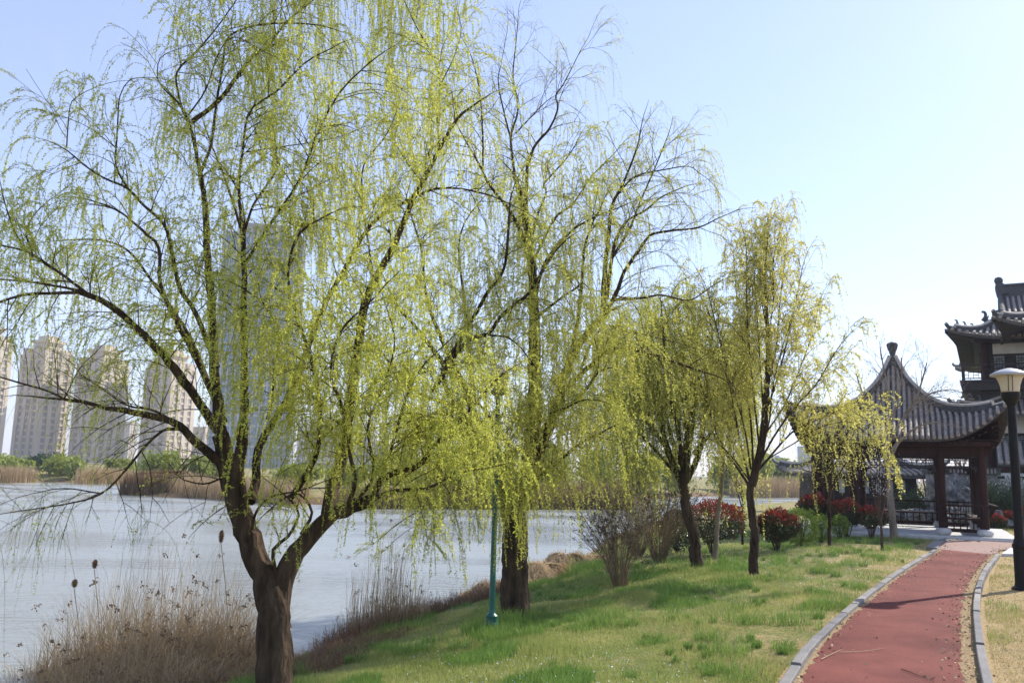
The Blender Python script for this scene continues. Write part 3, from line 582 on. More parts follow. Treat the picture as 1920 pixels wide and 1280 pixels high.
# cattails
for (x, y, Yd, lab) in [(140, 1093, 10.6, 'fluffy brown cattail head, lowest and farthest left over the water'), (178, 1057, 10.6, 'round brown cattail head, higher one of the close pair over the water'), (415, 1005, 10.4, 'narrow brown cattail head just left of the forked trunk')]:
    p = gy(x, y, Yd); base = np.array([p[0] + .12, Yd + .1, max(g1(p[0], Yd), WZ - .2)]); r = thing('cattail', lab, 'cattail', base, 'cattails standing in the reeds')
    mb = MB(); P = smooth([base, base * .6 + p * .4 + [.05, 0, .1], p - [0, 0, .06]], .06); mb.tube(P - base, .0045, 5); mb.build('stem', M['reed'], r)
    mb = MB(); ww_ = .025; hh_ = .045 if y != 1005 else .07
    mb.lathe([(ww_ * f_, z_ * hh_) for f_, z_ in [(.2, -1), (.6, -.85), (.85, -.4), (1, .1), (.85, .6), (.5, .9), (.15, 1)]], p - base, 12); o = mb.build('seed_head', M['cattail'], r, smooth=True)
    k = 260; a = nr.normal(size=(k, 3)); a = nunit(a); Pp = (p - base) + a * [ww_, ww_, hh_]; v, f = leafquads(Pp, nunit(a + nr.normal(0, .4, a.shape)), np.full(k, .014), .2); npmesh('fluff', v, f, M['cattail'], r)
# ================================================================ WILLOWS
def px(wd, Y): return wd / 2 * Y / F
def limb(T, pts, Y0, w0, w1, d0=0, d1=0, sides=8, **k):
    if w0 < 30: w0 *= .62 + .38 * w0 / 30; w1 *= .62 + .38 * w1 / 30
    W = P2W(pts, Y0, d0, d1); P, r = T.limb(W, px(w0, Y0), px(w1, Y0), sides)
    if k.pop('sec', True): T.secs(P, r, **k)
    return P, r
# ---- tree 1: the big forked willow
Y1 = 8.2; b1 = gy(512, 1345, Y1); b1[2] = g1(b1[0], b1[1]) - .05
T = Tree(b1)
def L1(pts, w0, w1, d0=0, d1=0, sides=8, **k): return limb(T, pts, Y1, w0, w1, d0, d1, sides, **k)
L1([(508, 1360), (512, 1290), (515, 1200), (512, 1140), (505, 1098)], 68, 50, sides=30, sec=False)
L1([(516, 1185), (508, 1125), (495, 1080), (474, 1035), (455, 980), (438, 925), (424, 870), (415, 815)], 50, 30, 0, 0, 24, sec=False)
L1([(518, 1195), (522, 1140), (531, 1088), (550, 1045), (578, 1012), (603, 983), (630, 962), (662, 950), (700, 936)], 43, 22, 0, .15, 20, sec=False)
L1([(460, 1000), (448, 930), (446, 880), (452, 830), (456, 800)], 30, 19, 0, -.2, 12, sec=False)
A = dict(dens=9, slen=(.35, .95), sp=.17, sl=(.35, .85))
L1([(416, 830), (402, 700), (398, 600), (390, 500), (385, 400), (375, 322)], 24, 12, 0, .1, 10, t0=.45, **{**A, 'sp': .24})
L1([(376, 325), (362, 260), (352, 222), (345, 212)], 11, 9, .1, .1, t0=.8, **A)
L1([(376, 325), (396, 270), (405, 200), (418, 120), (425, 75), (455, 55), (500, 45), (560, 44), (600, 48)], 9, 4, .1, .4, t0=.3, **{**A, 'slen': (.5, 1.1)})
L1([(352, 222), (332, 190), (318, 178), (296, 150), (300, 110), (325, 95)], 5, 2, .1, -.3, t0=.3, **{**A, 'leafy': .5})
L1([(345, 215), (335, 180), (332, 135), (370, 95), (400, 60), (430, 20), (470, -40)], 7, 3, .1, .3, t0=.25, **A)
L1([(350, 220), (385, 170), (410, 100), (440, 70), (500, 100)], 5, 2, .1, -.4, t0=.2, **A)
L1([(360, 228), (410, 190), (440, 150), (475, 105), (505, 88)], 13, 10, .1, .5, t0=.3, **A)
L1([(500, 92), (530, 50), (560, 22), (600, -10), (660, -60), (720, -80)], 8, 3, .5, .9, t0=.05, **{**A, 'slen': (1.0, 2.3), 'dens': 12})
L1([(560, 22), (600, -30), (620, -90), (700, -130), (790, -120)], 6, 3, .7, .6, t0=.2, **{**A, 'slen': (1.0, 2.4), 'dens': 11})
L1([(456, 800), (458, 700), (457, 600), (457, 500), (455, 438)], 18, 12, -.2, -.3, 10, t0=.35, **A)
L1([(455, 440), (448, 350), (455, 280), (463, 220), (475, 200), (520, 170), (570, 120), (602, 100)], 9, 4, -.3, -.5, t0=.15, **A)
L1([(455, 440), (440, 390), (420, 330), (400, 280), (385, 240)], 8, 4, -.3, .4, t0=.2, **A)
L1([(457, 438), (475, 385), (505, 340), (520, 310), (515, 270)], 8, 4, -.3, .3, t0=.2, **A)
L1([(463, 285), (530, 275), (600, 265), (640, 255)], 4, 2, -.3, -.7, t0=.1, **{**A, 'dens': 12})
L1([(456, 500), (500, 430), (560, 340), (600, 240), (640, 170), (690, 120)], 9, 4, -.2, -1.2, t0=.15, **{**A, 'slen': (.6, 1.5), 'dens': 11})
# left fan
L1([(418, 820), (356, 730), (307, 666), (262, 621), (225, 587), (187, 562), (150, 548)], 22, 13, 0, -.5, 10, t0=.15, **{**A, 'sp': .2})
L1([(150, 548), (94, 550), (49, 552), (0, 566), (-50, 590)], 9, 5, -.5, -.8, t0=.1, **A)
L1([(152, 545), (86, 533), (30, 526), (-30, 522)], 7, 4, -.5, -.3, t0=.1, **{**A, 'up': .05, 'sl': (.25, .6)})
L1([(163, 550), (124, 520), (86, 494), (49, 471), (0, 460), (-50, 450)], 8, 4, -.5, -.7, t0=.1, **{**A, 'up': .05, 'sl': (.25, .6)})
L1([(100, 505), (50, 470), (30, 440), (15, 400), (5, 365)], 6, 3, -.6, -.9, t0=.1, **{**A, 'up': 0, 'dens': 11, 'sl': (.2, .5)})
L1([(60, 475), (50, 430), (75, 390), (100, 370)], 5, 2, -.6, -.3, t0=.1, **{**A, 'up': 0, 'sl': (.2, .5)})
L1([(420, 790), (394, 726), (345, 629), (315, 572), (300, 527), (298, 464), (277, 441), (229, 400), (190, 382)], 16, 5, 0, .3, 10, t0=.2, **A)
L1([(408, 690), (367, 587), (337, 542), (326, 494), (319, 456), (307, 420), (270, 386), (240, 354), (202, 337), (165, 315), (127, 283)], 14, 4, 0, -.2, 10, t0=.2, **{**A, 'up': .1, 'sl': (.25, .6)})
L1([(240, 354), (217, 311), (219, 262), (221, 225), (225, 180), (244, 150), (280, 145)], 6, 2, -.1, -.4, t0=.15, **{**A, 'up': .1})
L1([(125, 275), (128, 230), (135, 190), (165, 170)], 4, 2, -.2, -.2, t0=.1, **{**A, 'up': .1, 'slen': (.2, .7)})
L1([(400, 740), (360, 640), (330, 590), (280, 520), (240, 470), (190, 450), (130, 450)], 12, 4, .1, .9, t0=.2, **{**A, 'dens': 11})
# lower left limb, nearly bare dark twigs
B = dict(dens=7, slen=(.3, .9), sp=.16, sl=(.3, .8), leafy=.10)
L1([(428, 880), (409, 862), (367, 827), (337, 797), (300, 782), (244, 771), (202, 764), (150, 752), (120, 749)], 22, 8, 0, -.3, 10, t0=.3, **B)
L1([(122, 749), (94, 734), (52, 722), (0, 707), (-40, 700)], 6, 4, -.3, -.5, t0=.05, **B)
L1([(120, 748), (150, 690), (180, 660)], 4, 2, -.3, -.6, t0=.05, **B)
L1([(340, 800), (290, 770), (240, 760), (200, 735), (150, 700)], 8, 3, -.1, .5, t0=.2, **B)
L1([(349, 809), (315, 803), (277, 831), (240, 876), (190, 925), (120, 945), (20, 960)], 8, 2.5, -.1, -.7, t0=.15, **{**B, 'up': 0})
L1([(190, 925), (120, 915), (60, 925)], 4, 2, -.5, -.6, t0=.05, **{**B, 'up': 0})
L1([(425, 890), (395, 905), (365, 905), (330, 890), (350, 860)], 6, 2, 0, -.3, t0=.1, **{**B, 'up': 0, 'slen': (.1, .4)})
L1([(420, 880), (400, 850), (352, 870), (330, 900)], 6, 2, 0, -.4, t0=.1, **{**B, 'up': 0, 'slen': (.1, .4)})
# inner right
L1([(470, 940), (480, 900), (485, 840), (522, 775), (560, 700), (600, 590), (640, 515), (667, 465), (701, 416), (746, 386), (784, 366), (817, 354), (866, 354), (922, 367)], 20, 5, 0, 1.2, 10, t0=.2, **A)
L1([(500, 790), (512, 740), (515, 690), (524, 640), (520, 610), (507, 590), (489, 562), (470, 550)], 9, 4, 0, -.7, t0=.1, **{**A, 'dens': 20, 'up': .1})
L1([(614, 975), (622, 920), (640, 870), (650, 790), (665, 700), (680, 590), (700, 530), (731, 476), (757, 416), (776, 371), (799, 330), (825, 277), (859, 221), (885, 200)], 26, 8, .1, .8, 12, t0=.2, **{**A, 'dens': 10})
L1([(825, 277), (819, 210), (825, 165), (821, 131), (806, 94), (780, 49), (761, 8)], 7, 3, .7, .5, t0=.1, **{**A, 'slen': (.3, .9)})
L1([(825, 160), (850, 110), (865, 60), (860, 30)], 4, 2, .6, .9, t0=.1, **A)
L1([(700, 530), (690, 450), (680, 380), (682, 310), (720, 260), (740, 220)], 7, 3, .5, .1, t0=.2, **{**A, 'dens': 10})
L1([(790, 340), (760, 300), (740, 260), (750, 220), (745, 180)], 6, 2, .6, 1.2, t0=.1, **{**A, 'dens': 9})
L1([(545, 935), (590, 860), (600, 780), (590, 700), (560, 600), (540, 520), (560, 440), (620, 400)], 14, 4, 0, -1.0, 10, t0=.15, **{**A, 'dens': 18})
L1([(650, 955), (665, 900), (650, 830), (640, 760), (620, 700), (640, 620), (700, 560)], 12, 4, .1, -1.1, t0=.2, **{**A, 'dens': 16, 'slen': (.35, 1.0)})
L1([(700, 936), (716, 900), (745, 885), (784, 872), (817, 832), (870, 780), (922, 720)], 16, 5, .15, .1, 10, t0=.15, **{**A, 'dens': 16, 'slen': (.25, .75)})
L1([(690, 940), (740, 920), (800, 915), (850, 890), (890, 880)], 12, 4, .15, -.6, t0=.2, **{**A, 'dens': 16, 'slen': (.2, .6)})
L1([(716, 895), (740, 820), (760, 750), (790, 690), (840, 640)], 9, 3, .1, -.8, t0=.1, **{**A, 'dens': 16, 'slen': (.3, 1.0)})
L1([(660, 950), (700, 890), (690, 800), (720, 720), (740, 640), (720, 560)], 9, 3, .1, -.5, t0=.1, **{**A, 'dens': 16, 'slen': (.3, .9)})
L1([(565, 1000), (585, 960), (560, 925), (530, 935), (500, 960)], 9, 3, 0, -.3, t0=.2, **{**A, 'slen': (.1, .35), 'sl': (.2, .5)})
L1([(520, 1080), (512, 1030), (540, 1005), (560, 965), (548, 940), (530, 925)], 11, 4, 0, -.25, t0=.3, **{**A, 'slen': (.1, .35), 'sl': (.2, .45)})
L1([(470, 1010), (480, 960), (510, 930), (560, 920), (600, 905)], 8, 3, 0, -.5, t0=.2, **{**A, 'slen': (.1, .4), 'sl': (.2, .5)})
L1([(445, 935), (405, 960), (375, 985)], 4, 2, 0, -.4, t0=.1, **{**A, 'slen': (.1, .3), 'sl': (.15, .3)})
T.build('willow_tree', 'largest willow with a thick trunk forked low, standing among the reeds', 'tree', M['bark'], M['leaf1'], M['twig'], nodesp=.021, leaflen=.0205, per=4, sway=.06)
# ---- tree 2: behind the green lamp post
Y2 = 12.9; b2 = gz(968, 1162, -.43); b2[2] = g1(b2[0], b2[1]) - .05; Y2 = b2[1]; T = Tree(b2)
A = dict(dens=8.5, slen=(.5, 1.5), sp=.26, sl=(.5, 1.2), rs=1.2, ld=.3)
def L2(pts, w0, w1, d0=0, d1=0, sides=8, **k): return limb(T, pts, Y2, w0, w1, d0, d1, sides, **k)
L2([(970, 1180), (968, 1140), (966, 1060), (968, 1000), (962, 950), (968, 910)], 52, 44, sides=18, sec=False)
L2([(975, 940), (990, 880), (1000, 800), (1002, 700), (1002, 600), (999, 520), (990, 440), (978, 380), (965, 330)], 34, 9, 0, .15, 12, t0=.45, **A)
L2([(967, 340), (958, 259), (971, 206), (962, 142), (967, 86), (973, 15)], 8, 1.5, .15, .2, 8, t0=.1, **{**A, 'leafy': .06, 'sl': (.3, .8), 'slen': (.3, .8), 'up': .6})
L2([(958, 262), (945, 210), (934, 154), (940, 120)], 6, 2, .1, -.4, t0=.1, **{**A, 'leafy': .05, 'slen': (.3, .9), 'up': .6})
L2([(967, 250), (1000, 215), (1025, 190), (1040, 180)], 5, 2, .1, .5, t0=.1, **{**A, 'leafy': .05, 'slen': (.3, .8), 'up': .6})
L2([(986, 430), (988, 326), (1001, 277), (1031, 240), (1046, 202), (1042, 180), (1057, 157), (1091, 90)], 11, 2, .2, .7, t0=.2, **{**A, 'leafy': .25, 'slen': (.3, .9), 'up': .5})
L2([(992, 470), (971, 424), (949, 386), (919, 349), (892, 296), (870, 259), (850, 220)], 11, 3, 0, -.8, t0=.2, **A)
L2([(905, 320), (905, 250), (900, 180), (885, 110), (860, 60)], 6, 2, -.5, -.7, t0=.1, **{**A, 'slen': (.4, 1.2)})
L2([(1000, 500), (1000, 430), (1024, 360), (1020, 345), (1060, 300), (1080, 270)], 9, 3, 0, 1.0, t0=.2, **A)
L2([(1003, 560), (1015, 510), (1030, 480), (1058, 446), (1085, 423), (1130, 400)], 10, 4, 0, -1.0, t0=.2, **A)
L2([(995, 500), (1040, 410), (1072, 385), (1110, 330), (1150, 290)], 8, 3, 0, 1.3, t0=.1, **A)
L2([(1000, 600), (1050, 560), (1080, 540), (1090, 530)], 8, 4, 0, -1.4, t0=.1, **{**A, 'dens': 14})
# left limbs
L2([(960, 950), (920, 860), (870, 724), (847, 701), (825, 675), (802, 641), (772, 604), (742, 570), (720, 520)], 24, 4, 0, .7, 10, t0=.3, **{**A, 'dens': 9})
L2([(870, 724), (830, 640), (800, 560), (790, 470), (770, 400), (760, 360)], 13, 3, .4, 1.3, t0=.1, **A)
L2([(940, 900), (880, 800), (830, 705), (862, 641), (889, 592), (915, 547), (937, 521), (949, 480), (955, 400)], 16, 6, 0, -.9, 10, t0=.3, **A)
L2([(810, 735), (855, 664), (885, 634), (915, 626), (937, 596), (960, 574), (990, 551), (1016, 510), (1035, 480)], 12, 6, -.8, -1.5, t0=.2, **A)
L2([(918, 628), (950, 632), (975, 650), (990, 670)], 6, 3, -1.2, -1.8, t0=.1, **{**A, 'dens': 14})
L2([(890, 760), (880, 660), (870, 560), (860, 470), (870, 420), (890, 390)], 12, 4, .2, 1.4, t0=.15, **{**A, 'dens': 10})
L2([(900, 800), (850, 760), (790, 740), (740, 690), (700, 640)], 12, 4, 0, -1.4, t0=.15, **{**A, 'dens': 13})
L2([(950, 930), (900, 860), (850, 800), (790, 780), (740, 790)], 14, 5, 0, -1.3, t0=.15, **{**A, 'dens': 19, 'slen': (.4, 1.1)})
L2([(960, 935), (920, 880), (880, 850), (830, 850), (780, 870)], 12, 5, 0, -.4, t0=.15, **{**A, 'dens': 19, 'slen': (.4, 1.0)})
L2([(955, 930), (960, 860), (930, 800), (900, 760), (880, 750)], 12, 5, 0, -1.9, t0=.15, **{**A, 'dens': 19, 'slen': (.4, 1.2)})
L2([(975, 930), (1000, 870), (1020, 820), (1030, 780), (1070, 760)], 12, 5, 0, -1.8, t0=.15, **{**A, 'dens': 19, 'slen': (.4, 1.2)})
L2([(980, 920), (1040, 870), (1090, 830), (1130, 810)], 12, 5, 0, -.9, t0=.15, **{**A, 'dens': 14, 'slen': (.4, 1.0)})
L2([(950, 930), (930, 900), (880, 910), (830, 930), (780, 960)], 10, 4, 0, .8, t0=.2, **{**A, 'dens': 14, 'slen': (.2, .6), 'up': .1})
L2([(965, 920), (950, 860), (960, 820), (985, 790)], 10, 5, 0, 1.6, t0=.15, **{**A, 'dens': 13})
# right limbs
L2([(985, 900), (1040, 770), (1060, 697), (1084, 649), (1110, 615), (1134, 590)], 26, 15, 0, .2, 12, t0=.4, **A)
L2([(1134, 590), (1133, 532), (1140, 454), (1147, 387), (1167, 348), (1194, 278), (1202, 239)], 14, 3, .2, 0, t0=.25, **{**A, 'leafy': .3, 'slen': (.3, 1.1), 'up': .5})
L2([(1137, 560), (1145, 500), (1155, 450), (1175, 415), (1210, 395), (1240, 370), (1269, 356)], 11, 4, .2, .7, t0=.15, **{**A, 'leafy': .2, 'slen': (.3, 1.1), 'up': .5})
L2([(1160, 362), (1185, 335), (1210, 325), (1241, 319), (1290, 312), (1312, 325)], 7, 2, 0, .3, t0=.1, **{**A, 'leafy': .55})
L2([(1134, 590), (1155, 551), (1170, 510), (1198, 470), (1218, 442), (1249, 434), (1308, 427), (1345, 410)], 12, 3, .2, -.6, t0=.15, **{**A, 'leafy': .12, 'slen': (.3, 1.0)})
L2([(1150, 480), (1180, 430), (1200, 380), (1230, 310), (1250, 260)], 9, 3, .2, 1.2, t0=.1, **{**A, 'leafy': .2, 'slen': (.3, 1.0), 'up': .5})
L2([(1140, 580), (1151, 563), (1202, 559), (1241, 553), (1292, 563), (1330, 540)], 9, 3, .2, .8, t0=.1, **{**A, 'leafy': .2, 'slen': (.2, .7)})
L2([(1050, 740), (1100, 690), (1155, 653), (1214, 661), (1280, 684), (1330, 700)], 14, 4, 0, -.3, t0=.2, **{**A, 'leafy': .25, 'slen': (.3, .9)})
L2([(1090, 690), (1110, 640), (1140, 610), (1200, 625), (1260, 640)], 8, 3, 0, 1.2, t0=.2, **{**A, 'leafy': .3, 'slen': (.3, .8)})
L2([(1060, 700), (1080, 620), (1090, 540), (1095, 470), (1110, 420), (1120, 400)], 12, 4, 0, -1.1, t0=.15, **{**A, 'dens': 12, 'slen': (.6, 1.7)})
L2([(1040, 780), (1090, 740), (1120, 700), (1140, 690)], 10, 4, 0, -1.5, t0=.15, **{**A, 'dens': 14})
T.build('willow_tree', 'tall upright willow with a dark straight trunk right behind the green lamp post', 'tree', M['bark'], M['leaf2'], M['twig'], nodesp=.026, leaflen=.026, per=4, tr=.0021, K=12)
# ---- tree 3: dense olive curtain
b3 = gz(1305, 1054, -.12); Y3 = b3[1]; b3[2] = g1(b3[0], b3[1]) - .05; T = Tree(b3)
T.dm = 2.2
A = dict(dens=9, slen=(1.1, 2.6), sp=.30, sl=(.6, 1.3), rs=1.5, ld=.4, up=.5)
def L3(pts, w0, w1, d0=0, d1=0, sides=8, **k): return limb(T, pts, Y3, w0, w1, d0, d1, sides, **k)
L3([(1307, 1065), (1303, 1030), (1300, 1000), (1288, 960), (1283, 920), (1276, 895)], 24, 18, sides=14, sec=False)
L3([(1278, 905), (1255, 850), (1240, 790), (1230, 720), (1215, 660), (1205, 610)], 16, 5, 0, .6, t0=.4, **A)
L3([(1282, 900), (1290, 830), (1285, 760), (1280, 680), (1275, 610), (1270, 570)], 18, 5, 0, 0, t0=.4, **A)
L3([(1285, 905), (1310, 850), (1320, 780), (1325, 700), (1335, 630), (1330, 590)], 15, 5, 0, -.6, t0=.4, **A)
L3([(1280, 880), (1270, 800), (1250, 720), (1245, 640), (1240, 590)], 12, 4, 0, -1.6, t0=.35, **A)
L3([(1285, 870), (1300, 790), (1300, 700), (1300, 630)], 12, 4, 0, 1.8, t0=.35, **A)
L3([(1262, 860), (1220, 790), (1195, 720), (1175, 650), (1165, 610)], 10, 4, 0, -.8, t0=.3, **A)
L3([(1265, 885), (1225, 840), (1185, 800), (1150, 770)], 9, 4, 0, .2, t0=.3, **A)
L3([(1275, 870), (1245, 770), (1215, 690), (1190, 620)], 10, 4, 0, 1.4, t0=.3, **A)
L3([(1270, 880), (1235, 820), (1200, 780), (1170, 740)], 9, 4, 0, .9, t0=.3, **A)
L3([(1280, 850), (1300, 760), (1340, 680), (1360, 620)], 9, 4, 0, 1.3, t0=.3, **A)
L3([(1300, 850), (1340, 800), (1360, 740), (1365, 690)], 10, 4, 0, .5, t0=.3, **A)
T.build('willow_tree', 'dense olive green weeping willow with a leaning split trunk, hanging like a curtain', 'tree', M['bark'], M['leaf3'], M['twig'], nodesp=.05, leaflen=.045, per=3, tr=.003, K=12, wind=(.02, 0))
# ---- tree 4: airy oval willow
b4 = gz(1414, 1072, -.08); Y4 = b4[1]; b4[2] = g1(b4[0], b4[1]) - .05; T = Tree(b4)
T.dm = 1.5; T.sm = .42
A = dict(dens=6.5, slen=(.2, .75), sp=.26, sl=(.45, 1.15), rs=1.2, ld=.2, up=.55, perp=.6, tang=.9, ter=1)
def L4(pts, w0, w1, d0=0, d1=0, sides=8, **k): return limb(T, pts, Y4, w0, w1, d0, d1, sides, **k)
L4([(1414, 1085), (1413, 1050), (1415, 1000), (1408, 950), (1407, 905)], 20, 15, sides=14, sec=False)
L4([(1408, 910), (1425, 850), (1434, 780), (1440, 680), (1438, 600), (1434, 520), (1438, 460), (1440, 425)], 18, 3, 0, 0, 10, t0=.35, **A)
for pts, w0, d1 in [([(1407, 915), (1385, 880), (1362, 850), (1340, 800), (1320, 740), (1300, 680), (1272, 620)], 10, .6),
                    ([(1407, 905), (1390, 840), (1375, 760), (1360, 680), (1340, 600), (1325, 540)], 9, -.9),
                    ([(1412, 900), (1410, 820), (1400, 720), (1390, 620), (1380, 540), (1375, 470)], 9, .9),
                    ([(1425, 850), (1415, 760), (1405, 660), (1400, 560), (1400, 480), (1395, 440)], 8, -.6),
                    ([(1432, 780), (1425, 680), (1420, 600), (1415, 520), (1410, 450)], 7, .4),
                    ([(1436, 730), (1455, 650), (1462, 570), (1470, 500), (1475, 450)], 8, .5),
                    ([(1434, 780), (1460, 700), (1480, 620), (1495, 550), (1505, 500)], 8, -.7),
                    ([(1418, 880), (1450, 820), (1485, 770), (1530, 720), (1560, 670), (1580, 640)], 9, -.4),
                    ([(1410, 895), (1440, 860), (1470, 825), (1500, 800), (1550, 780), (1600, 760)], 9, .3),
                    ([(1430, 820), (1470, 760), (1500, 690), (1525, 620), (1535, 570)], 7, .9),
                    ([(1405, 900), (1375, 860), (1345, 830), (1320, 820)], 7, -.9),
                    ([(1408, 880), (1395, 800), (1370, 720), (1335, 650), (1310, 590)], 7, .2),
                    ([(1415, 870), (1440, 800), (1450, 720), (1470, 640), (1490, 590)], 7, -1.2),
                    ([(1440, 860), (1490, 830), (1540, 800), (1590, 790), (1610, 800)], 5, -.8),
                    ([(1440, 640), (1450, 560), (1450, 490), (1460, 440)], 5, -.3), ([(1438, 620), (1425, 540), (1425, 470)], 5, .3)]:
    L4(pts, w0 * .75, 2.0, 0, d1, 7, t0=.3, **A)
T.build('willow_tree', 'airy yellow green willow with many upright limbs and an oval crown, left of the pavilion', 'tree', M['bark'], M['leaf4'], M['twig'], nodesp=.038, leaflen=.042, per=3, tr=.0025)
# ---- tree 5: slim pale trunk behind, tree 6: small yellow weeping willow by the pavilion
b5 = gz(1340, 1042, -.1); Y5 = b5[1]; b5[2] = g1(b5[0], b5[1]) - .05; T = Tree(b5)
A5 = dict(dens=8, slen=(.6, 1.8), sp=.35, sl=(.5, 1.0), rs=1.5, ld=.3, up=.5)
limb(T, [(1340, 1050), (1345, 980), (1352, 915), (1355, 860), (1352, 780), (1348, 700), (1345, 640), (1340, 600)], Y5, 13, 4, sides=10, t0=.5, **A5)
limb(T, [(1353, 860), (1370, 800), (1385, 740), (1390, 690)], Y5, 6, 3, 0, .9, t0=.3, **A5); limb(T, [(1353, 850), (1330, 790), (1315, 720), (1310, 660)], Y5, 6, 3, 0, -.9, t0=.3, **A5)
T.build('willow_tree', 'slender willow with a smooth pale leaning trunk beside the round red bush', 'tree', M['bark_pale'], M['leaf3'], M['twig'], nodesp=.07, leaflen=.036, per=3, tr=.003)
b6 = gz(1555, 1017, 0); Y6 = b6[1]; T = Tree(b6); T.dm = .30
A6 = dict(dens=11, slen=(.5, 1.5), sp=.20, sl=(.3, .7), rs=1.3, ld=.22, up=.4)
limb(T, [(1555, 1022), (1555, 980), (1556, 930), (1560, 880), (1565, 830), (1575, 790), (1580, 770)], Y6, 9, 4, sides=10, t0=.5, **A6)
for pts, d1 in [([(1557, 920), (1545, 870), (1530, 840), (1515, 830)], -.5), ([(1560, 880), (1590, 830), (1615, 790), (1635, 780)], .2), ([(1562, 860), (1590, 810), (1610, 770), (1625, 765)], -.7), ([(1560, 870), (1550, 820), (1545, 800)], .7), ([(1566, 820), (1600, 780), (1640, 790)], -.3), ([(1556, 930), (1530, 890), (1505, 880)], .2), ([(1556, 920), (1585, 870), (1610, 850)], -.8)]:
    limb(T, pts, Y6, 5, 2.5, 0, d1, 6, t0=.2, **A6)
T.build('willow_tree', 'small bright yellow weeping willow in front of the left half of the pavilion', 'tree', M['bark'], M['leaf4'], M['twig'], nodesp=.05, leaflen=.042, per=3, tr=.003, wind=(.10, 0))
# ---- bare trees: recursive branching
def bare(T, P, r, depth, sp, sl, up=.5, rs=1., ang=.7, jit=.18):
    L = np.concatenate([[0], np.cumsum(np.linalg.norm(np.diff(P, axis=0), axis=1))]); tot = L[-1]; x = tot * .3
    while x < tot:
        i = min(len(P) - 2, int(np.searchsorted(L, x))); Tn = unit(P[i + 1] - P[i]); q = nr.normal(size=3); q = unit(q - Tn * (q @ Tn))
        l = nr.uniform(*sl) * (1.1 - .5 * x / tot); S = arc(P[i], unit(Tn + q * ang + np.array([0, 0, up * .5])), l, -up, jit); rr = max(.003 * rs, min(r[i] * .55, .02)); R_ = np.linspace(rr, .0022 * rs, len(S))
        T.tube(S, R_, 5)
        if depth > 0: bare(T, S, R_, depth - 1, sp * .8, (sl[0] * .5, sl[1] * .55), up, rs, ang, jit)
        x += sp * nr.uniform(.6, 1.4)
b7 = gz(1675, 1007, 0); Y7 = b7[1]; T = Tree(b7)
for pts, w0, w1, d1 in [([(1677, 1012), (1672, 960), (1666, 900), (1662, 850), (1664, 800)], 15, 8, 0), ([(1665, 850), (1648, 800), (1630, 765), (1615, 730), (1605, 700)], 6, 2, -.4), ([(1664, 820), (1668, 770), (1662, 720), (1655, 680), (1650, 650)], 6, 2, .3),
                    ([(1665, 830), (1690, 790), (1715, 755), (1730, 710), (1738, 680)], 7, 2, .2), ([(1664, 810), (1680, 760), (1690, 710), (1690, 670)], 5, 2, -.5), ([(1700, 770), (1740, 740), (1780, 730), (1800, 735)], 4, 1.5, .5), ([(1668, 870), (1685, 830), (1720, 800), (1760, 790)], 5, 2, -.5), ([(1664, 860), (1690, 810), (1700, 770), (1750, 745), (1790, 750)], 4, 1.5, .6)]:
    P, r = T.limb(P2W(pts, Y7, 0, d1), px(w0, Y7), px(w1, Y7), 8)
    if w0 < 14: bare(T, P, r, 2, .24, (.6, 1.3), .25, 1.25)
T.build('bare_tree', 'leafless tree with a pale tapering trunk and spreading twigs in front of the pavilion roof', 'tree', M['bark_pale'], M['leaf1'], M['twig_dark'])
b8 = gz(1652, 1029, 0); Y8 = b8[1]; T = Tree(b8)
T.limb(P2W([(1654, 1032), (1653, 1000), (1651, 975)], Y8), px(5, Y8), px(4.5, Y8), 8)
for k in range(7):
    a = nr.uniform(-22, 24); P, r = T.limb(P2W([(1651, 978), (1651 + a * .5, 945), (1651 + a * .9, 900), (1651 + a, 862 + nr.uniform(-15, 15))], Y8, 0, nr.uniform(-.4, .4)), px(3, Y8), px(1.4, Y8), 6); bare(T, P, r, 0, .22, (.2, .45), .8, 1.2, .5)
v7, f7 = leafquads(*(lambda P: (P, nunit(nr.normal(size=P.shape))))(np.stack([b8[0] + nr.normal(0, .17, 420), b8[1] + nr.normal(0, .2, 420), nr.uniform(1.3, 3.4, 420)], 1)), nr.uniform(.02, .035, 420), .35)
r8 = T.build('sapling', 'thin dark sapling branching low into upright stems dotted with white buds', 'tree', M['branch_dark'], M['leaf1'], M['twig_dark']); npmesh('buds', v7 - b8, f7, M['petal'], r8)['kind'] = 'stuff'
for (bx, by, hgt, lab) in [(1392, 1020, 2.3, 'small leafless sapling between the two dark willow trunks and the red bushes')]:
    b = gz(bx, by, 0); T = Tree(b); P, r = T.limb([b, b + [0, 0, .5], b + [.02, 0, 1.0]], .035, .025, 8)
    for k in range(5): P, r = T.limb([b + [0, 0, .55 + .1 * k], b + [nr.uniform(-.3, .3), nr.uniform(-.3, .3), 1.2], b + [nr.uniform(-.6, .6), nr.uniform(-.5, .5), hgt]], .018, .006, 6); bare(T, P, r, 0, .3, (.2, .5), .8, 1.4, .5)
    T.build('sapling', lab, 'tree', M['branch_dark'], M['leaf1'], M['twig_dark'])
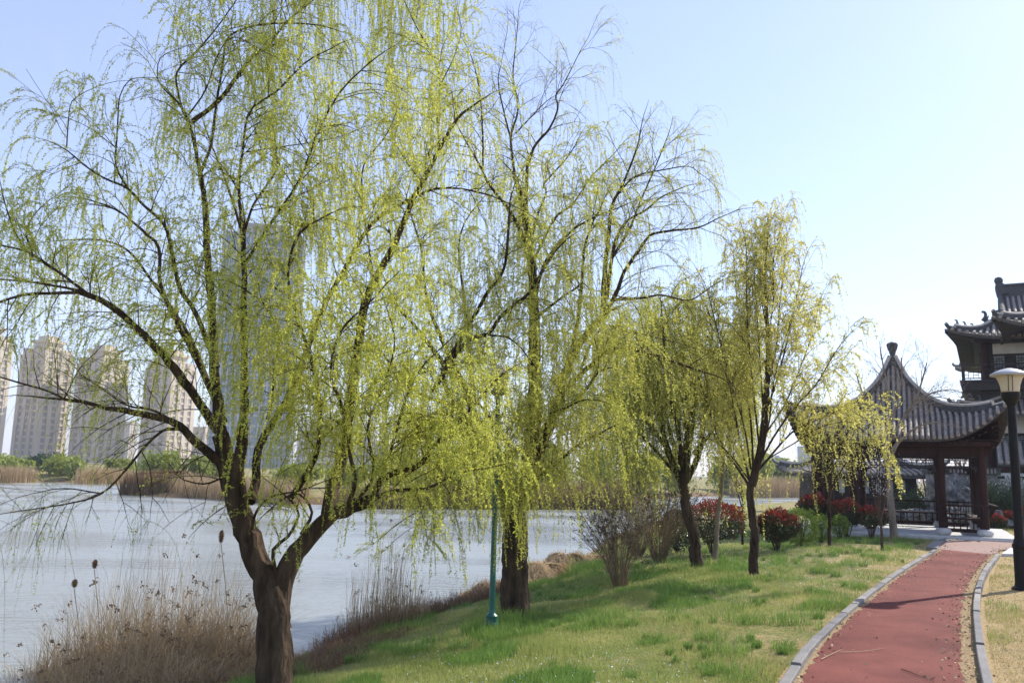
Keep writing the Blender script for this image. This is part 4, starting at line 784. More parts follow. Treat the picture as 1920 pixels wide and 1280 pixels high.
# ================================================================ SHRUBS
def bush(name, label, c, r, h, nleaf, parts, group=None, stems=9, leaf=.05, lift=.25, lump=.18):
    """parts: list of (part name, material, selector(z01, shell))"""
    c = np.array([c[0], c[1], g1(c[0], c[1])]); root = thing(name, label, 'bush', c, group)
    T = Tree(c)
    for k in range(stems):
        a = nr.uniform(0, 6.28); q = nr.uniform(.15, .75) * r
        T.limb([np.array([.04 * cos(a), .04 * sin(a), -.03]), np.array([q * .4 * cos(a), q * .4 * sin(a), h * .25]), np.array([q * cos(a), q * sin(a), h * .7])], .018, .006, 6)
    npmesh('stems', np.concatenate(T.tv), np.concatenate(T.tf), M['branch_dark'], root)
    d = nunit(nr.normal(size=(nleaf, 3))); s = 1 - np.abs(nr.normal(0, .16, nleaf)); ph = nr.uniform(0, 6.28, 6)
    wob = 1 + lump * (np.sin(d[:, 0] * 5 + ph[0]) * np.sin(d[:, 1] * 5 + ph[1]) + .6 * np.sin(d[:, 2] * 8 + ph[2]) * np.sin(d[:, 0] * 9 + ph[3]))
    P = d * (s * wob)[:, None] * [r, r, h * (1 - lift) / 2]; P[:, 2] += h * (1 + lift) / 2
    z01 = (P[:, 2] / h - lift) / (1 - lift)
    D = nunit(d * .7 + nr.normal(size=d.shape) * .6 + [0, 0, .3])
    left = np.ones(nleaf, bool)
    for nm, m, f in parts:
        k = left & f(z01, s); left &= ~k
        if k.any(): v, q4 = leafquads(P[k], D[k], leaf * nr.uniform(.6, 1.3, k.sum()), .28); npmesh(nm, v, q4, m, root)
    return root
red = lambda z, s: (nr.random(len(z)) < np.clip((z - .42) * 1.9, .04, .9)) & (s > .72)
rp = [('new_red_leaves', M['red_leaf'], red), ('foliage', M['dark_leaf'], lambda z, s: np.ones(len(z), bool))]
gp = [('foliage', M['green_leaf'], lambda z, s: np.ones(len(z), bool))]
ph1 = gz(1338, 1028, -.05); s_ = ph1[1] / F
bush('photinia_bush', 'large round red tipped bush behind the pale slender trunk', ph1, 56 * s_, 98 * s_, 9500, rp, 'red leaved bushes', leaf=.055)
q = gz(1458, 1025); s_ = q[1] / F; bush('photinia_bush', 'round red tipped bush right of the airy willow trunk', q, 35 * s_, 74 * s_, 6000, rp, 'red leaved bushes', leaf=.065)
q = gz(1528, 1002); s_ = q[1] / F; bush('photinia_bush', 'bright red topped bush behind the small yellow willow, farthest back', q, 26 * s_, 78 * s_, 3400, rp, 'red leaved bushes', leaf=.075, lift=.45)
q = gz(1588, 1006); s_ = q[1] / F; bush('photinia_bush', 'sloping red topped bush just right of the small yellow willow trunk', q, 30 * s_, 74 * s_, 3000, rp, 'red leaved bushes', leaf=.07, lift=.35)
q = gz(1634, 1009); s_ = q[1] / F; bush('photinia_bush', 'flat topped red bush on bare stems beside the white budded sapling', q, 28 * s_, 62 * s_, 3000, rp, 'red leaved bushes', leaf=.07, lift=.4)
q = gz(1502, 1016); s_ = q[1] / F; bush('green_bush', 'rounded bright green bush between the red tipped bushes', q, 32 * s_, 70 * s_, 5000, gp, 'green bushes', leaf=.045, lift=.05)
q = gz(1540, 1012); s_ = q[1] / F; bush('green_bush', 'lower olive green bush left of the small yellow willow trunk', q, 18 * s_, 50 * s_, 2200, gp, 'green bushes', leaf=.045, lift=.1)
q = gz(1575, 1010); s_ = q[1] / F; bush('green_bush', 'small loose olive bush right of the small yellow willow trunk', q, 16 * s_, 48 * s_, 1500, gp, 'green bushes', leaf=.045, lift=.2)
q = gz(1270, 1030, -.2); s_ = q[1] / F; bush('dark_bush', 'dark evergreen bush half hidden behind the leaning willow trunk', q, 32 * s_, 80 * s_, 3000, [('foliage', M['dark_leaf'], lambda z, s: s < 9)], leaf=.07, lift=.05)
for k, (xx, yy, rr, hh_, lab) in enumerate([(1868, 992, 16, 26, 'low bush of mixed red and green leaves, left end of the row by the platform'), (1892, 990, 18, 32, 'low red leaved bush partly hidden by the black lamp post'), (1922, 988, 20, 36, 'low red leaved bush at the right edge beyond the black lamp post')]):
    q = gz(xx, yy); s_ = q[1] / F; bush('low_bush', lab, q, rr * s_, hh_ * s_, 2200, rp, 'low bushes by the platform', leaf=.08, lift=0)
def stick_shrub(label, c, r, h, n, heads, lean=0., hs=.02, m='twig_dark', group='bare shrubs on the bank'):
    c = np.array([c[0], c[1], g1(c[0], c[1])]); T = Tree(c); tips = []
    for k in range(n):
        a = nr.uniform(0, 6.28); q = r * math.sqrt(nr.random()); l = h * nr.uniform(.6, 1.05)
        e = np.array([q * cos(a) + lean * l, q * sin(a), l * (1 - .25 * (q / r) ** 2)])
        P = smooth([np.array([.1 * cos(a), .1 * sin(a), -.03]), e * [.35, .35, .45], e], .15); T.tube(P, np.linspace(.006, .0022, len(P)), 4); tips.append(P[-1])
        for j in range(3):
            i = int(len(P) * nr.uniform(.4, .85)); S = arc(P[i], unit(P[i] - P[i - 1]) + nr.normal(0, .45, 3), l * nr.uniform(.15, .4), -.2, .3); T.tube(S, np.linspace(.0035, .0018, len(S)), 3); tips.append(S[-1])
    root = thing('bare_shrub', label, 'shrub', c, group); npmesh('stems', np.concatenate(T.tv), np.concatenate(T.tf), M[m], root)
    if heads:
        P = np.repeat([t_ for t_ in tips if nr.random() < heads], 14, 0); P = P + nr.normal(0, hs, P.shape); v, f = leafquads(P, nunit(nr.normal(size=P.shape)), np.full(len(P), hs * 1.5), .35); npmesh('seed_heads', v, f, M['seed'], root)['kind'] = 'stuff'
q = gz(1162, 1108, -.4); stick_shrub('vase shaped bare shrub with dark seed heads, nearest on the slope', q, .9, 1.6, 85, .5); 
q = gz(1150, 1085, -.5); stick_shrub('sparse shrub leaning over the water with scattered dark seed heads', q, .9, 1.7, 34, .7, -.35)
q = gz(1236, 1048, -.25); stick_shrub('wide pale bare shrub between the water and the leaning willow', q, 1.4, 2.2, 150, .4)
q = gz(1195, 1040, -.35); stick_shrub('brown bare shrub crowded with seed heads beside the water', q, 1.3, 1.8, 120, .7)
# ================================================================ CHINESE ROOFS
def roof_face(E0, E1, T0, T1, prof, flare, fw, ext, mbS, mbR, roll_sp, roll_r, thick=.10, nq=14, nc=40, hip0=True, hip1=True):
    """E0,E1 eave ends; T0,T1 top ends (3D). prof(t): t 0 eave..1 top -> height fraction 0..1"""
    E0, E1, T0, T1 = [np.array(p, float) for p in (E0, E1, T0, T1)]
    e = E1 - E0; W = np.hypot(*e[:2]); e = e / W; e[2] = 0; inn = np.array([-e[1], e[0], 0]); 
    if (T0 - E0) @ inn < 0: inn = -inn
    Q = (T0 - E0) @ inn; a0 = (T0 - E0) @ e; a1 = (T1 - E0) @ e; ze, zt = E0[2], T0[2]
    def S(w_, q):
        w_ = np.asarray(w_, float); q = np.asarray(q, float); t_ = q / Q; l0 = a0 * t_; l1 = W + (a1 - W) * t_
        c = np.zeros_like(w_)
        if hip0: c = c + np.clip(1 - (w_ - l0) / fw, 0, 1.3) ** 2.4
        if hip1: c = c + np.clip(1 - (l1 - w_) / fw, 0, 1.3) ** 2.4
        z = ze + (zt - ze) * prof(t_) + flare * c * np.clip(1 - t_ * 1.6, 0, 1) ** 2
        sgn = np.where(w_ > (l0 + l1) / 2, 1, -1)
        ex = ext * c * np.clip(1 - t_ * 2, 0, 1)
        return E0 * [1, 1, 0] + (w_ + sgn * ex * .6)[..., None] * e + (q - ex)[..., None] * inn + np.stack([0 * z, 0 * z, z], -1)
    q = np.linspace(0, Q, nq) ; u = np.linspace(0, 1, nc); u = .5 - .5 * np.cos(u * pi)
    wq = (a0 * q / Q)[:, None] + ((W + (a1 - W) * q / Q) - a0 * q / Q)[:, None] * u[None]
    P = S(wq, np.repeat(q[:, None], nc, 1)).reshape(-1, 3); i = np.arange(nq - 1)[:, None] * nc + np.arange(nc - 1)[None]
    f = np.stack([i, i + 1, i + nc + 1, i + nc], -1).reshape(-1, 4).tolist()
    mbS.add(P, f); mbS.add(P - [0, 0, thick], [x[::-1] for x in f]); n = nq * nc
    b0 = mbS.n - 2 * n
    for j in range(nc - 1): mbS.f.append((b0 + j, b0 + n + j, b0 + n + j + 1, b0 + j + 1)); mbS.mi.append(mbS.c)
    k = max(2, int(W / roll_sp)); 
    for j in range(k + 1):
        w_ = (j + .5) * W / (k + 1); lim = Q
        if a0 > 1e-6 and w_ < a0: lim = min(lim, w_ / a0 * Q)
        if a1 < W - 1e-6 and w_ > a1: lim = min(lim, (W - w_) / (W - a1) * Q)
        if lim < Q * .05: lim = Q * .05
        m_ = max(3, int(nq * lim / Q) + 1); qq = np.linspace(-.03, lim, m_); pts = S(np.full(m_, w_), np.maximum(qq, 0)) + [0, 0, roll_r * .35]; pts[0] -= inn * .04
        mbR.tube(pts, roll_r, 8)
        d = pts[0] - inn * .0; mbR.tube([d - inn * .015, d + inn * .02], roll_r * 1.18, 10)
    return S, Q, a0, a1, W
def hip(mb, S, Q, a, side, W, z0=.03, h=.2, wd=.13, stop=.14, tip=True, mc=None, n=16):
    q = np.linspace(Q, Q * stop, n); w_ = (a * q / Q) if side == 0 else (W + (a - W) * q / Q); P = S(w_, q) + [0, 0, z0]
    def sweep(P, h0, h1, wd, off=0.):
        T = np.gradient(P, axis=0); T[:, 2] = 0; T = nunit(T); X_ = np.stack([-T[:, 1], T[:, 0], 0 * T[:, 0]], 1) * wd / 2; hh_ = np.linspace(h0, h1, len(P))[:, None] * [[0, 0, 1]]
        v = np.stack([P - X_, P + X_, P + X_ + hh_, P - X_ + hh_], 1).reshape(-1, 3); i = np.arange(len(P) - 1) * 4
        f = [tuple(int(x) for x in r) for k in range(4) for r in np.stack([i + k, i + (k + 1) % 4, i + 4 + (k + 1) % 4, i + 4 + k], 1)]
        f += [(0, 1, 2, 3), tuple(int((len(P) - 1) * 4 + k) for k in (3, 2, 1, 0))]; mb.add(v, f)
    mb.c = 0; sweep(P, h, h, wd)
    mb.c = 1; mb.tube(P + [0, 0, h + .02], wd * .48, 8)
    if tip:
        q = np.linspace(Q * (stop + .03), 0, 10); w_ = (a * q / Q) if side == 0 else (W + (a - W) * q / Q); P2 = S(w_, q) + [0, 0, z0]
        dd = unit((P2[-1] - P2[-3]) * [1, 1, 0]); P2 = np.vstack([P2, P2[-1] + dd * .10 * wd / .13 + [0, 0, .10 * wd / .13]])
        mb.c = 0; sweep(P2, h * .55, h * .4, wd * .9); mb.c = 1; mb.tube(P2 + [0, 0, h * .5], np.linspace(wd * .45, wd * .3, len(P2)), 8)
    mb.c = 0; return P
# ---- the square pavilion beside the path
az = radians(-24.5 - 1.0); pc = np.array([13.35, 29.6, 0.]); pz = max(.10, 0.10)
pav = thing('pavilion', 'open wooden pavilion with a pointed grey tile roof by the red path', 'pavilion', (pc[0], pc[1], 0), rz=az)
mb = MB(); mb.box(-3.25, 3.25, -2.95, 3.1, -.25, pz); mb.box(-3.35, 3.35, -3.05, 3.2, -.25, pz - .05); mb.build('platform', M['stone'], pav)
ZE, ZT, A_ = 3.02, 5.75, 3.0
tb_ = np.array([0, .15, .34, .50, .67, .81, .88, .95, 1.0]); zb_ = (np.array([3.02, 3.28, 3.62, 3.90, 4.25, 4.68, 4.98, 5.40, 5.75]) - ZE) / (ZT - ZE)
prof_p = lambda t_: np.interp(t_, tb_, zb_)
def prof_smooth(t_):
    return (prof_p(np.clip(t_ - .04, 0, 1)) + prof_p(t_) + prof_p(np.clip(t_ + .04, 0, 1))) / 3 if False else prof_p(t_)
C4 = [(-A_, -A_), (A_, -A_), (A_, A_), (-A_, A_)]; hm = MB()
ms, mr2 = MB(), MB(); hips = []
for k in range(4):
    a, b_ = C4[k], C4[(k + 1) % 4]; t4 = .03
    S, Q, a0, a1, W = roof_face((*a, ZE), (*b_, ZE), (a[0] * t4, a[1] * t4, ZT), (b_[0] * t4, b_[1] * t4, ZT), prof_smooth, 1.05, 1.9, .28, ms, mr2, .165, .053, nq=26)
    hm = MB(); hip(hm, S, Q, a0, 0, W, h=.20, wd=.15); hips.append(hm)
rf = ms.build('roof', M['tile_dark'], pav, smooth=False); mr2.build('tile_rolls', M['tile'], rf, smooth=True); 
for hm in hips: hm.build('hip_ridge', [M['ridge_dark'], M['ridge']], rf)
mb = MB(); mb.lathe([(r_ * .66, z_) for r_, z_ in [(.30, 5.62), (.27, 5.72), (.20, 5.78), (.15, 5.88), (.17, 5.93), (.12, 5.98), (.12, 6.05), (.15, 6.09), (.17, 6.16), (.24, 6.27), (.275, 6.36), (.285, 6.42), (.25, 6.46), (.12, 6.50), (.02, 6.51)]], sides=24); mb.build('finial', M['ridge_dark'], rf, smooth=True)
# rafters under the eave
mb = MB()
for k in range(4):
    a, b_ = np.array(C4[k]), np.array(C4[(k + 1) % 4]); e = (b_ - a) / (2 * A_); inn = np.array([-e[1], e[0]])
    for j in range(34):
        u = (j + .5) / 34 * 2 * A_; c = max(0, 1 - min(u, 2 * A_ - u) / 1.7) ** 2.4; p = a + e * u + inn * .06; q2 = a + e * (A_ + (u - A_) * .8) + inn * .9
        mb.beam((p[0], p[1], ZE - .14 + .72 * c), (q2[0], q2[1], ZE + .10 + .1 * c), .06, .07)
mb.build('rafters', M['wood'], pav)
cp = 2.42; cm = 1.28; cols = [(x, y) for x in (-cp, -cm, cm, cp) for y in (-cp, cp)] + [(x, y) for x in (-cp, cp) for y in (-cm, cm)]
for x, y in cols:
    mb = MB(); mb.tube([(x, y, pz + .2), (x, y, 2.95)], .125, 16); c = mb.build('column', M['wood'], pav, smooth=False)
    mb = MB(); mb.lathe([(.17, 0), (.21, .03), (.235, .10), (.21, .17), (.15, .21)], (x, y, pz), 20); mb.build('column_base', M['stone'], c, smooth=True)
mb = MB()
for s in (-1, 1):
    mb.box(-cp - .3, cp + .3, s * cp - .09, s * cp + .09, 2.52, 2.92); mb.box(s * cp - .088, s * cp + .088, -cp + .092, cp - .092, 2.515, 2.915)
    mb.box(-cp - .25, cp + .25, s * (cp + .34) - .07, s * (cp + .34) + .07, 2.80, 2.94); mb.box(s * (cp + .34) - .068, s * (cp + .34) + .068, -cp - .268, cp + .268, 2.795, 2.935)
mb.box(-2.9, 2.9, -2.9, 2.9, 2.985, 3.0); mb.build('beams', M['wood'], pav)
# hanging lattice frieze below the beams, and corner brackets
mb = MB()
for s in (-1, 1):
    for (u0, u1) in ((-cp, -cm), (-cm, cm), (cm, cp)):
        for swap in (0, 1):
            def bar(a, b_, z0, z1, th=.02):
                (mb.box(a, b_, s * cp - th, s * cp + th, z0, z1) if not swap else mb.box(s * cp - th, s * cp + th, a, b_, z0, z1))
            a, b_ = u0 + .125, u1 - .125
            bar(a, b_, 2.46, 2.50); bar(a, b_, 2.17, 2.20); bar(a, b_, 2.36, 2.38, .012); bar(a, b_, 2.27, 2.285, .012)
            nb = max(4, int((b_ - a) / .13))
            for j in range(nb + 1):
                x = a + (b_ - a) * j / nb; zz = [(2.2, 2.36), (2.27, 2.46), (2.2, 2.28)][j % 3]; bar(max(a, x - .010), min(b_, x + .010), zz[0], zz[1], .010)
            for x, d in ((a, 1), (b_, -1)):
                bar(min(x, x + d * .16), max(x, x + d * .16), 2.10, 2.165, .018); bar(min(x, x + d * .08), max(x, x + d * .08), 2.0, 2.095, .018)
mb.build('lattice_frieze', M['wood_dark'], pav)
def bench(x0, y0, x1, y1, nx_, ny_):
    a, b_ = np.array([x0, y0]), np.array([x1, y1]); e = (b_ - a) / np.hypot(*(b_ - a)); n_ = np.array([nx_, ny_], float); Lh = np.hypot(*(b_ - a))
    def P(u, v, z): p = a + e * u + n_ * v; return (p[0], p[1], z)
    s_ = MB(); s_.beam(P(0, -.10, pz + .50), P(Lh, -.10, pz + .50), .42, .06); s_.beam(P(.1, -.03, pz + .14), P(Lh - .1, -.03, pz + .14), .05, .10)
    n2 = max(3, int(Lh / .22))
    for j in range(n2 + 1): u = .12 + (Lh - .24) * j / n2; s_.beam(P(u, -.03, pz + .18), P(u, -.03, pz + .47), .035, .035)
    o = s_.build('bench', M['wood'], pav)
    s_ = MB(); s_.beam(P(-.12, .34, pz + .90), P(Lh + .12, .34, pz + .90), .06, .055)
    n2 = max(4, int(Lh / .16))
    for j in range(n2 + 1): u = .04 + (Lh - .08) * j / n2; s_.tube(smooth([P(u, .10, pz + .54), P(u, .23, pz + .68), P(u, .33, pz + .88)], .1), .014, 5)
    s_.build('backrest', M['wood'], o)
bench(cm, -cp, cp, -cp, 0, -1); bench(-cp, -cp, -cm, -cp, 0, -1); bench(-cp, cp, cp, cp, 0, 1); bench(cp, -cp, cp, cp, 1, 0); bench(-cp, -cp, -cp, cp, -1, 0)
# ---- hip roofed building helper
def hip_roof(parent, x0, x1, y0, y1, ze, zt, inset, flare, sp=.28, rr=.085, thick=.18, ext=.5, fw=2.6, name='roof', faces=(0, 1, 2, 3), curve=.25):
    ms, mr2, hs_ = MB(), MB(), []; C = [(x0, y0), (x1, y0), (x1, y1), (x0, y1)]; I = [(x0 + inset, y0 + inset), (x1 - inset, y0 + inset), (x1 - inset, y1 - inset), (x0 + inset, y1 - inset)]
    pf = lambda t_: t_ - curve * np.sin(np.clip(t_, 0, 1) * pi) * (1 - .2 * t_)
    out = []
    for k in faces:
        a, b_, c, d = C[k], C[(k + 1) % 4], I[k], I[(k + 1) % 4]
        S, Q, a0, a1, W = roof_face((*a, ze), (*b_, ze), (*c, zt), (*d, zt), pf, flare, fw, ext, ms, mr2, sp, rr, thick, nq=9, nc=30)
        hm = MB(); hip(hm, S, Q, a0, 0, W, h=.22, wd=.22, stop=.1, n=10); hs_.append(hm); out.append((S, Q, a0, a1, W))
    o = ms.build(name, M['tile_dark'], parent); mr2.build('tile_rolls', M['tile'], o, smooth=True); [hm.build('hip_ridge', [M['ridge_dark'], M['ridge']], o) for hm in hs_]
    return o, out
# ---- the large multi storey building on the right
BY = 46.0
def bz(y, x=1860, Y=BY): return float(gy(x, y, Y)[2])
def bx(x, y=760, Y=BY): return float(gy(x, y, Y)[0])
X0 = bx(1846, 700); X1 = X0 + 15; bd = thing('temple_hall', 'dark multi storey timber hall with stacked upturned grey roofs behind the lamp', 'building', (X0, BY, 0), rz=radians(-29))
def lx(x, y=760, Y=BY): return bx(x, y, Y) - X0
W_ = X1 - X0; DP = 12.
z = lambda y, Yd=0: bz(y, 1880, BY + Yd)
mb = MB(); mb.box(0.12, W_, .12, DP, 0, z(600)); mb.build('wall', M['wood_dark'], bd)
# plaster panels (front and left side) framed by timber
for (ya, yb, nm) in [(665, 641, 'upper'), (752, 738, 'mid'), (812, 780, 'low')]:
    mb = MB(); mb.box(.45, W_ - .3, .06, .12, z(ya), z(yb)); mb.box(.06, .12, .45, DP - .3, z(ya), z(yb)); mb.build('plaster_panel', M['white'], bd)
# corner posts and bay posts
for k, x in enumerate((0.08, 3.9, 7.7, 11.5, 15)):
    mb = MB(); mb.tube([(x, .02, 0), (x, .02, z(625))], .20, 12); mb.build('post', M['wood'], bd)
for y in (4, 8, 12):
    mb = MB(); mb.tube([(.02, y, 0), (.02, y, z(625))], .20, 12); mb.build('post', M['wood'], bd)
def lattice_window(x0, x1, z0, z1, y=-.02, nx_=3, nz_=5):
    mb = MB(); f = .06
    mb.box(x0, x1, y - .03, y + .03, z1 - f, z1); mb.box(x0, x1, y - .03, y + .03, z0, z0 + f); mb.box(x0, x0 + f, y - .03, y + .03, z0 + f, z1 - f); mb.box(x1 - f, x1, y - .03, y + .03, z0 + f, z1 - f)
    for j in range(1, nx_ + 1): x = x0 + f + (x1 - x0 - 2 * f) * j / (nx_ + 1); mb.box(x - .012, x + .012, y - .015, y + .015, z0 + f, z1 - f)
    for j in range(1, nz_ + 1): zz = z0 + f + (z1 - z0 - 2 * f) * j / (nz_ + 1); mb.box(x0 + f, x1 - f, y - .012, y + .018, zz - .012, zz + .012)
    cx_, cz_ = (x0 + x1) / 2, (z0 + z1) / 2
    for sx in (-1, 1):
        mb.beam((x0 + f, y - .02, cz_), (cx_, y - .02, cz_ + sx * (z1 - z0) * .3), .02, .02); mb.beam((cx_, y - .02, cz_ + sx * (z1 - z0) * .3), (x1 - f, y - .02, cz_), .02, .02)
    o = mb.build('window', M['wood_dark'], bd); p = MB(); p.box(x0 + .03, x1 - .03, y + .035, y + .05, z0 + .03, z1 - .03); p.build('pane', M['lattice'], o)
for j in range(14):
    x = .42 + j * 1.04
    if x + .7 < W_: lattice_window(x, x + .62, z(700), z(667), .0)
for j in range(14):
    x = .42 + j * 1.04
    if x + .7 < W_: lattice_window(x, x + .72, z(876), z(834), .0, 2, 6)
for j in range(7):
    x = .35 + j * 2.1; lattice_window(x, x + 1.9, z(830), z(816), .0, 12, 2)
# upper roof: two tiers and a projecting front bay
L0 = lx(1775, 612, BY - 2.2); 
o, _ = hip_roof(bd, -1.25, W_ + 2, -2.3, DP + 2.2, z(631, -2.3), z(597, 0), 2.4, .45, curve=.16, fw=3.0)
mb = MB(); mb.box(-.75, W_ + 1, -1.4, DP + 1, z(641), z(629, -1) - .12); mb.box(-.4, W_ + .5, -.7, DP + .5, z(646), z(640) - .003)
for j in range(int((W_ + 3) / .9)): x = -.9 + j * .9; mb.box(x, x + .22, -1.75, -1.403, z(639), z(629, -1) - .15)
mb.build('eave_brackets', M['wood_dark'], bd)
# top gabled storey
xr = 1.0; zr0, zr1 = z(596), z(546)
mb = MB(); mb.box(xr + .25, W_ + 1, .4, DP - .4, z(594), zr0 + .3); mb.build('attic_wall', M['wood_dark'], bd)
ms, mr2 = MB(), MB(); pf = lambda t_: t_ - .14 * np.sin(np.clip(t_, 0, 1) * pi)
ymid = DP / 2; yf = .2
for (ya, sgn) in ((yf, 1), (DP - yf, -1)):
    roof_face((xr, ya, zr0 - .15), (W_ + 1, ya, zr0 - .15), (xr, ymid, zr0 + 2.2), (W_ + 1, ymid, zr0 + 2.2), pf, 0, 1, 0, ms, mr2, .30, .085, .16, 8, 12, False, False)
o = ms.build('roof', M['tile_dark'], bd); mr2.build('tile_rolls', M['tile'], o, smooth=True)
mb = MB(); zt_ = zr0 + 2.2
mb.box(xr - .05, W_ + 1, ymid - .18, ymid + .18, zt_ - .1, zt_ + .62); mb.box(xr - .1, W_ + 1, ymid - .24, ymid + .24, zt_ + .62, zt_ + .75)
for s in (1, -1):
    P = [(xr + .1, ymid + s * (-ymid + yf) * k / 8, zr0 - .05 + 2.2 * pf(1 - k / 8) + .15) for k in range(9)]; mb.tube(P, .15, 8)
mb.build('main_ridge', M['ridge_dark'], o)
mb = MB(); P = smooth([(xr + .25, ymid, zt_ + .1), (xr + .1, ymid, zt_ + .55), (xr + .12, ymid, zt_ + .85)], .1); mb.tube(P, np.linspace(.36, .22, len(P)), 8); mb.lathe([(.05, -.26), (.20, -.16), (.25, .04), (.18, .2), (.02, .26)], (xr + .05, ymid, zt_ + 1.0), 12); mb.build('ridge_ornament', M['ridge_dark'], o, smooth=True)
mb = MB(); ms_ = [(xr - .35, yf + .4), (xr - .35, yf + 2)]
P = [(xr - .15, yf - .3, z(612)), (xr - .2, yf - .3, z(586))]; mb.tube(P, .3, 8); mb.build('gable_ornament', M['ridge_dark'], o)
# projecting bay: its own higher upturned eave
fx = .9
bay = MB(); bay.box(fx + 2.2, W_, -3.2, .1, z(720), z(604, -3)); bay.build('bay_wall', M['wood_dark'], bd)
o, _ = hip_roof(bd, fx, W_ + 3, -5.2, 1.5, bz(613, 1900, BY - 5.2), bz(594, 1900, BY - 3) + .5, 2.2, .5, curve=.12, fw=2.6, faces=(0, 3))
# ridge beasts
def beast(x, y, zz, s=1.):
    mb = MB(); P = smooth([(x - .10 * s, y, zz), (x, y, zz + .16 * s), (x - .02 * s, y, zz + .33 * s), (x - .13 * s, y, zz + .36 * s)], .06); mb.tube(P, np.linspace(.085, .045, len(P)) * s, 6); mb.tube([(x + .02 * s, y, zz), (x + .11 * s, y, zz + .2 * s)], [.05 * s, .015 * s], 5); mb.build('ridge_beast', M['ridge_dark'], bd)
for k in range(5): t_ = .35 + k * .36; beast(-1.5 + t_, -2.45 + t_, z(625, -2.3) + .60 - .28 * min(1, t_ / 1.6), .85)
beast(.2, -.35, z(608) + .1, 1.4)
# balcony
zb0, zb1 = z(736), z(718); xb = -1.1
mb = MB(); mb.box(xb, W_, -1.5, DP, zb0, zb1 - .12); mb.box(xb - .08, W_, -1.58, DP, zb1 - .12, zb1); mb.build('balcony', M['wood_dark'], bd)
mb = MB(); zt2 = z(690)
def rail(p0, p1):
    mb.beam((*p0, zt2), (*p1, zt2), .09, .07); mb.beam((*p0, zt2 - .22), (*p1, zt2 - .22), .05, .04); mb.beam((*p0, zb1 + .10), (*p1, zb1 + .10), .06, .05)
    p0, p1 = np.array(p0), np.array(p1); Lh = np.hypot(*(p1 - p0)); n_ = int(Lh / .24); e = (p1 - p0) / n_
    for j in range(n_ + 1): a = p0 + e * j; mb.beam((*a, zb1 + .1), (*a, zt2 - (.22 if j % 3 else 0)), .03, .03)
    for lv in (.33, .62):
        for j in range(n_): 
            if (j + int(lv * 10)) % 2: a = p0 + e * j; b_ = a + e; zz = zb1 + .1 + (zt2 - zb1 - .3) * lv; mb.beam((*a, zz), (*b_, zz), .03, .03)
rail((xb + .1, -1.4), (W_, -1.4))
mb.box(xb + .02, xb + .18, -1.48, -1.32, zb1, zt2 + .22); mb.build('railing', M['wood_dark'], bd)
mb = MB(); mb.box(xb + .9, W_, -.7, DP, z(752), zb0 - .003); mb.build('balcony_brackets', M['wood_dark'], bd)
# lower skirt roof
o, _ = hip_roof(bd, -1.3, W_ + 2, -2.6, DP + 2, z(775, -2.6), z(748, 0) + .02, 2.5, .45, curve=.12, fw=2.6)
for k in range(3): t_ = .35 + k * .38; beast(-1.4 + t_, -2.6 + t_, z(766, -2.6) + .66 - .26 * min(1, t_ / 1.6), .85)
# porch roof end close to the lamp, with stone terrace and balustrade
pz_ = bz(905, 1900, 40)
mb = MB(); mb.box(1.2 - .0, W_, -7.5, -.3, 0, bz(905, 1880, 39)); te = mb.build('terrace', M['stone'], bd)
mb = MB(); zt3 = bz(886, 1880, 38.6); zb3 = bz(905, 1880, 39); x = .0
mb.box(-.6, W_, -7.62, -7.42, zt3 - .14, zt3); mb.box(-.6, W_, -7.6, -7.44, zb3 - .6, zb3 + .18)
for j in range(16): x = -.6 + j * 1.15; mb.box(x, x + .34, -7.66, -7.38, zb3 - .6, zt3 + (.0 if j % 2 else .16))
mb.build('balustrade', M['stone'], bd)
px0 = .3; zpe = bz(868, 1890, 41); zpt = bz(828, 1890, 43)
ms, mr2 = MB(), MB(); roof_face((px0, -5.4, zpe), (W_ + 2, -5.4, zpe), (px0, -2.6, zpt), (W_ + 2, -2.6, zpt), pf, 0, 1, 0, ms, mr2, .30, .10, .16, 6, 14, False, False)
o = ms.build('porch_roof', M['tile_dark'], bd); mr2.build('tile_rolls', M['tile'], o, smooth=True)
mb = MB(); mb.box(px0, W_ + 2, -5.3, -5.1, zpe - .4, zpe - .14)
for x in (px0 + .3, px0 + 4): mb.box(x, x + .25, -5.3, -5.05, zb3, zpe - .4)
mb.build('porch_frame', M['wood'], bd)
# ---- small hall seen through the pavilion
HY = 44.; hb = gz(1640, 930); hx0 = float(gy(1560, 890, HY)[0]); hx1 = float(gy(1718, 890, HY)[0]); zh = lambda y: float(gy(1690, y, HY)[2])
ha = thing('garden_hall', 'small low hall with dark walls and a grey tiled roof behind the pavilion', 'building', (hx0, HY, 0)); Wh = hx1 - hx0
mb = MB(); mb.box(0, Wh, 0, 5, 0, zh(882)); mb.build('wall', M['wood_dark'], ha)
for j in range(9):
    x = .35 + j * .62
    if x + .3 < Wh: mb = MB(); mb.box(x, x + .26, -.03, -.004, zh(926), zh(900)); mb.build('window', M['lattice'], ha)
bd_keep = bd; o, _ = hip_roof(ha, -.7, Wh + .7, -.9, 5.9, zh(890), zh(866), 1.6, .5, sp=.26, rr=.07, curve=.12, fw=1.6, ext=.3)
mb = MB(); mb.box(.9, Wh - .9, .65, 4.35, zh(866) - .12, zh(864)); mb.box(.8, Wh - .8, 2.3, 2.7, zh(864), zh(864) + .35); mb.build('roof_ridge', M['ridge_dark'], o)
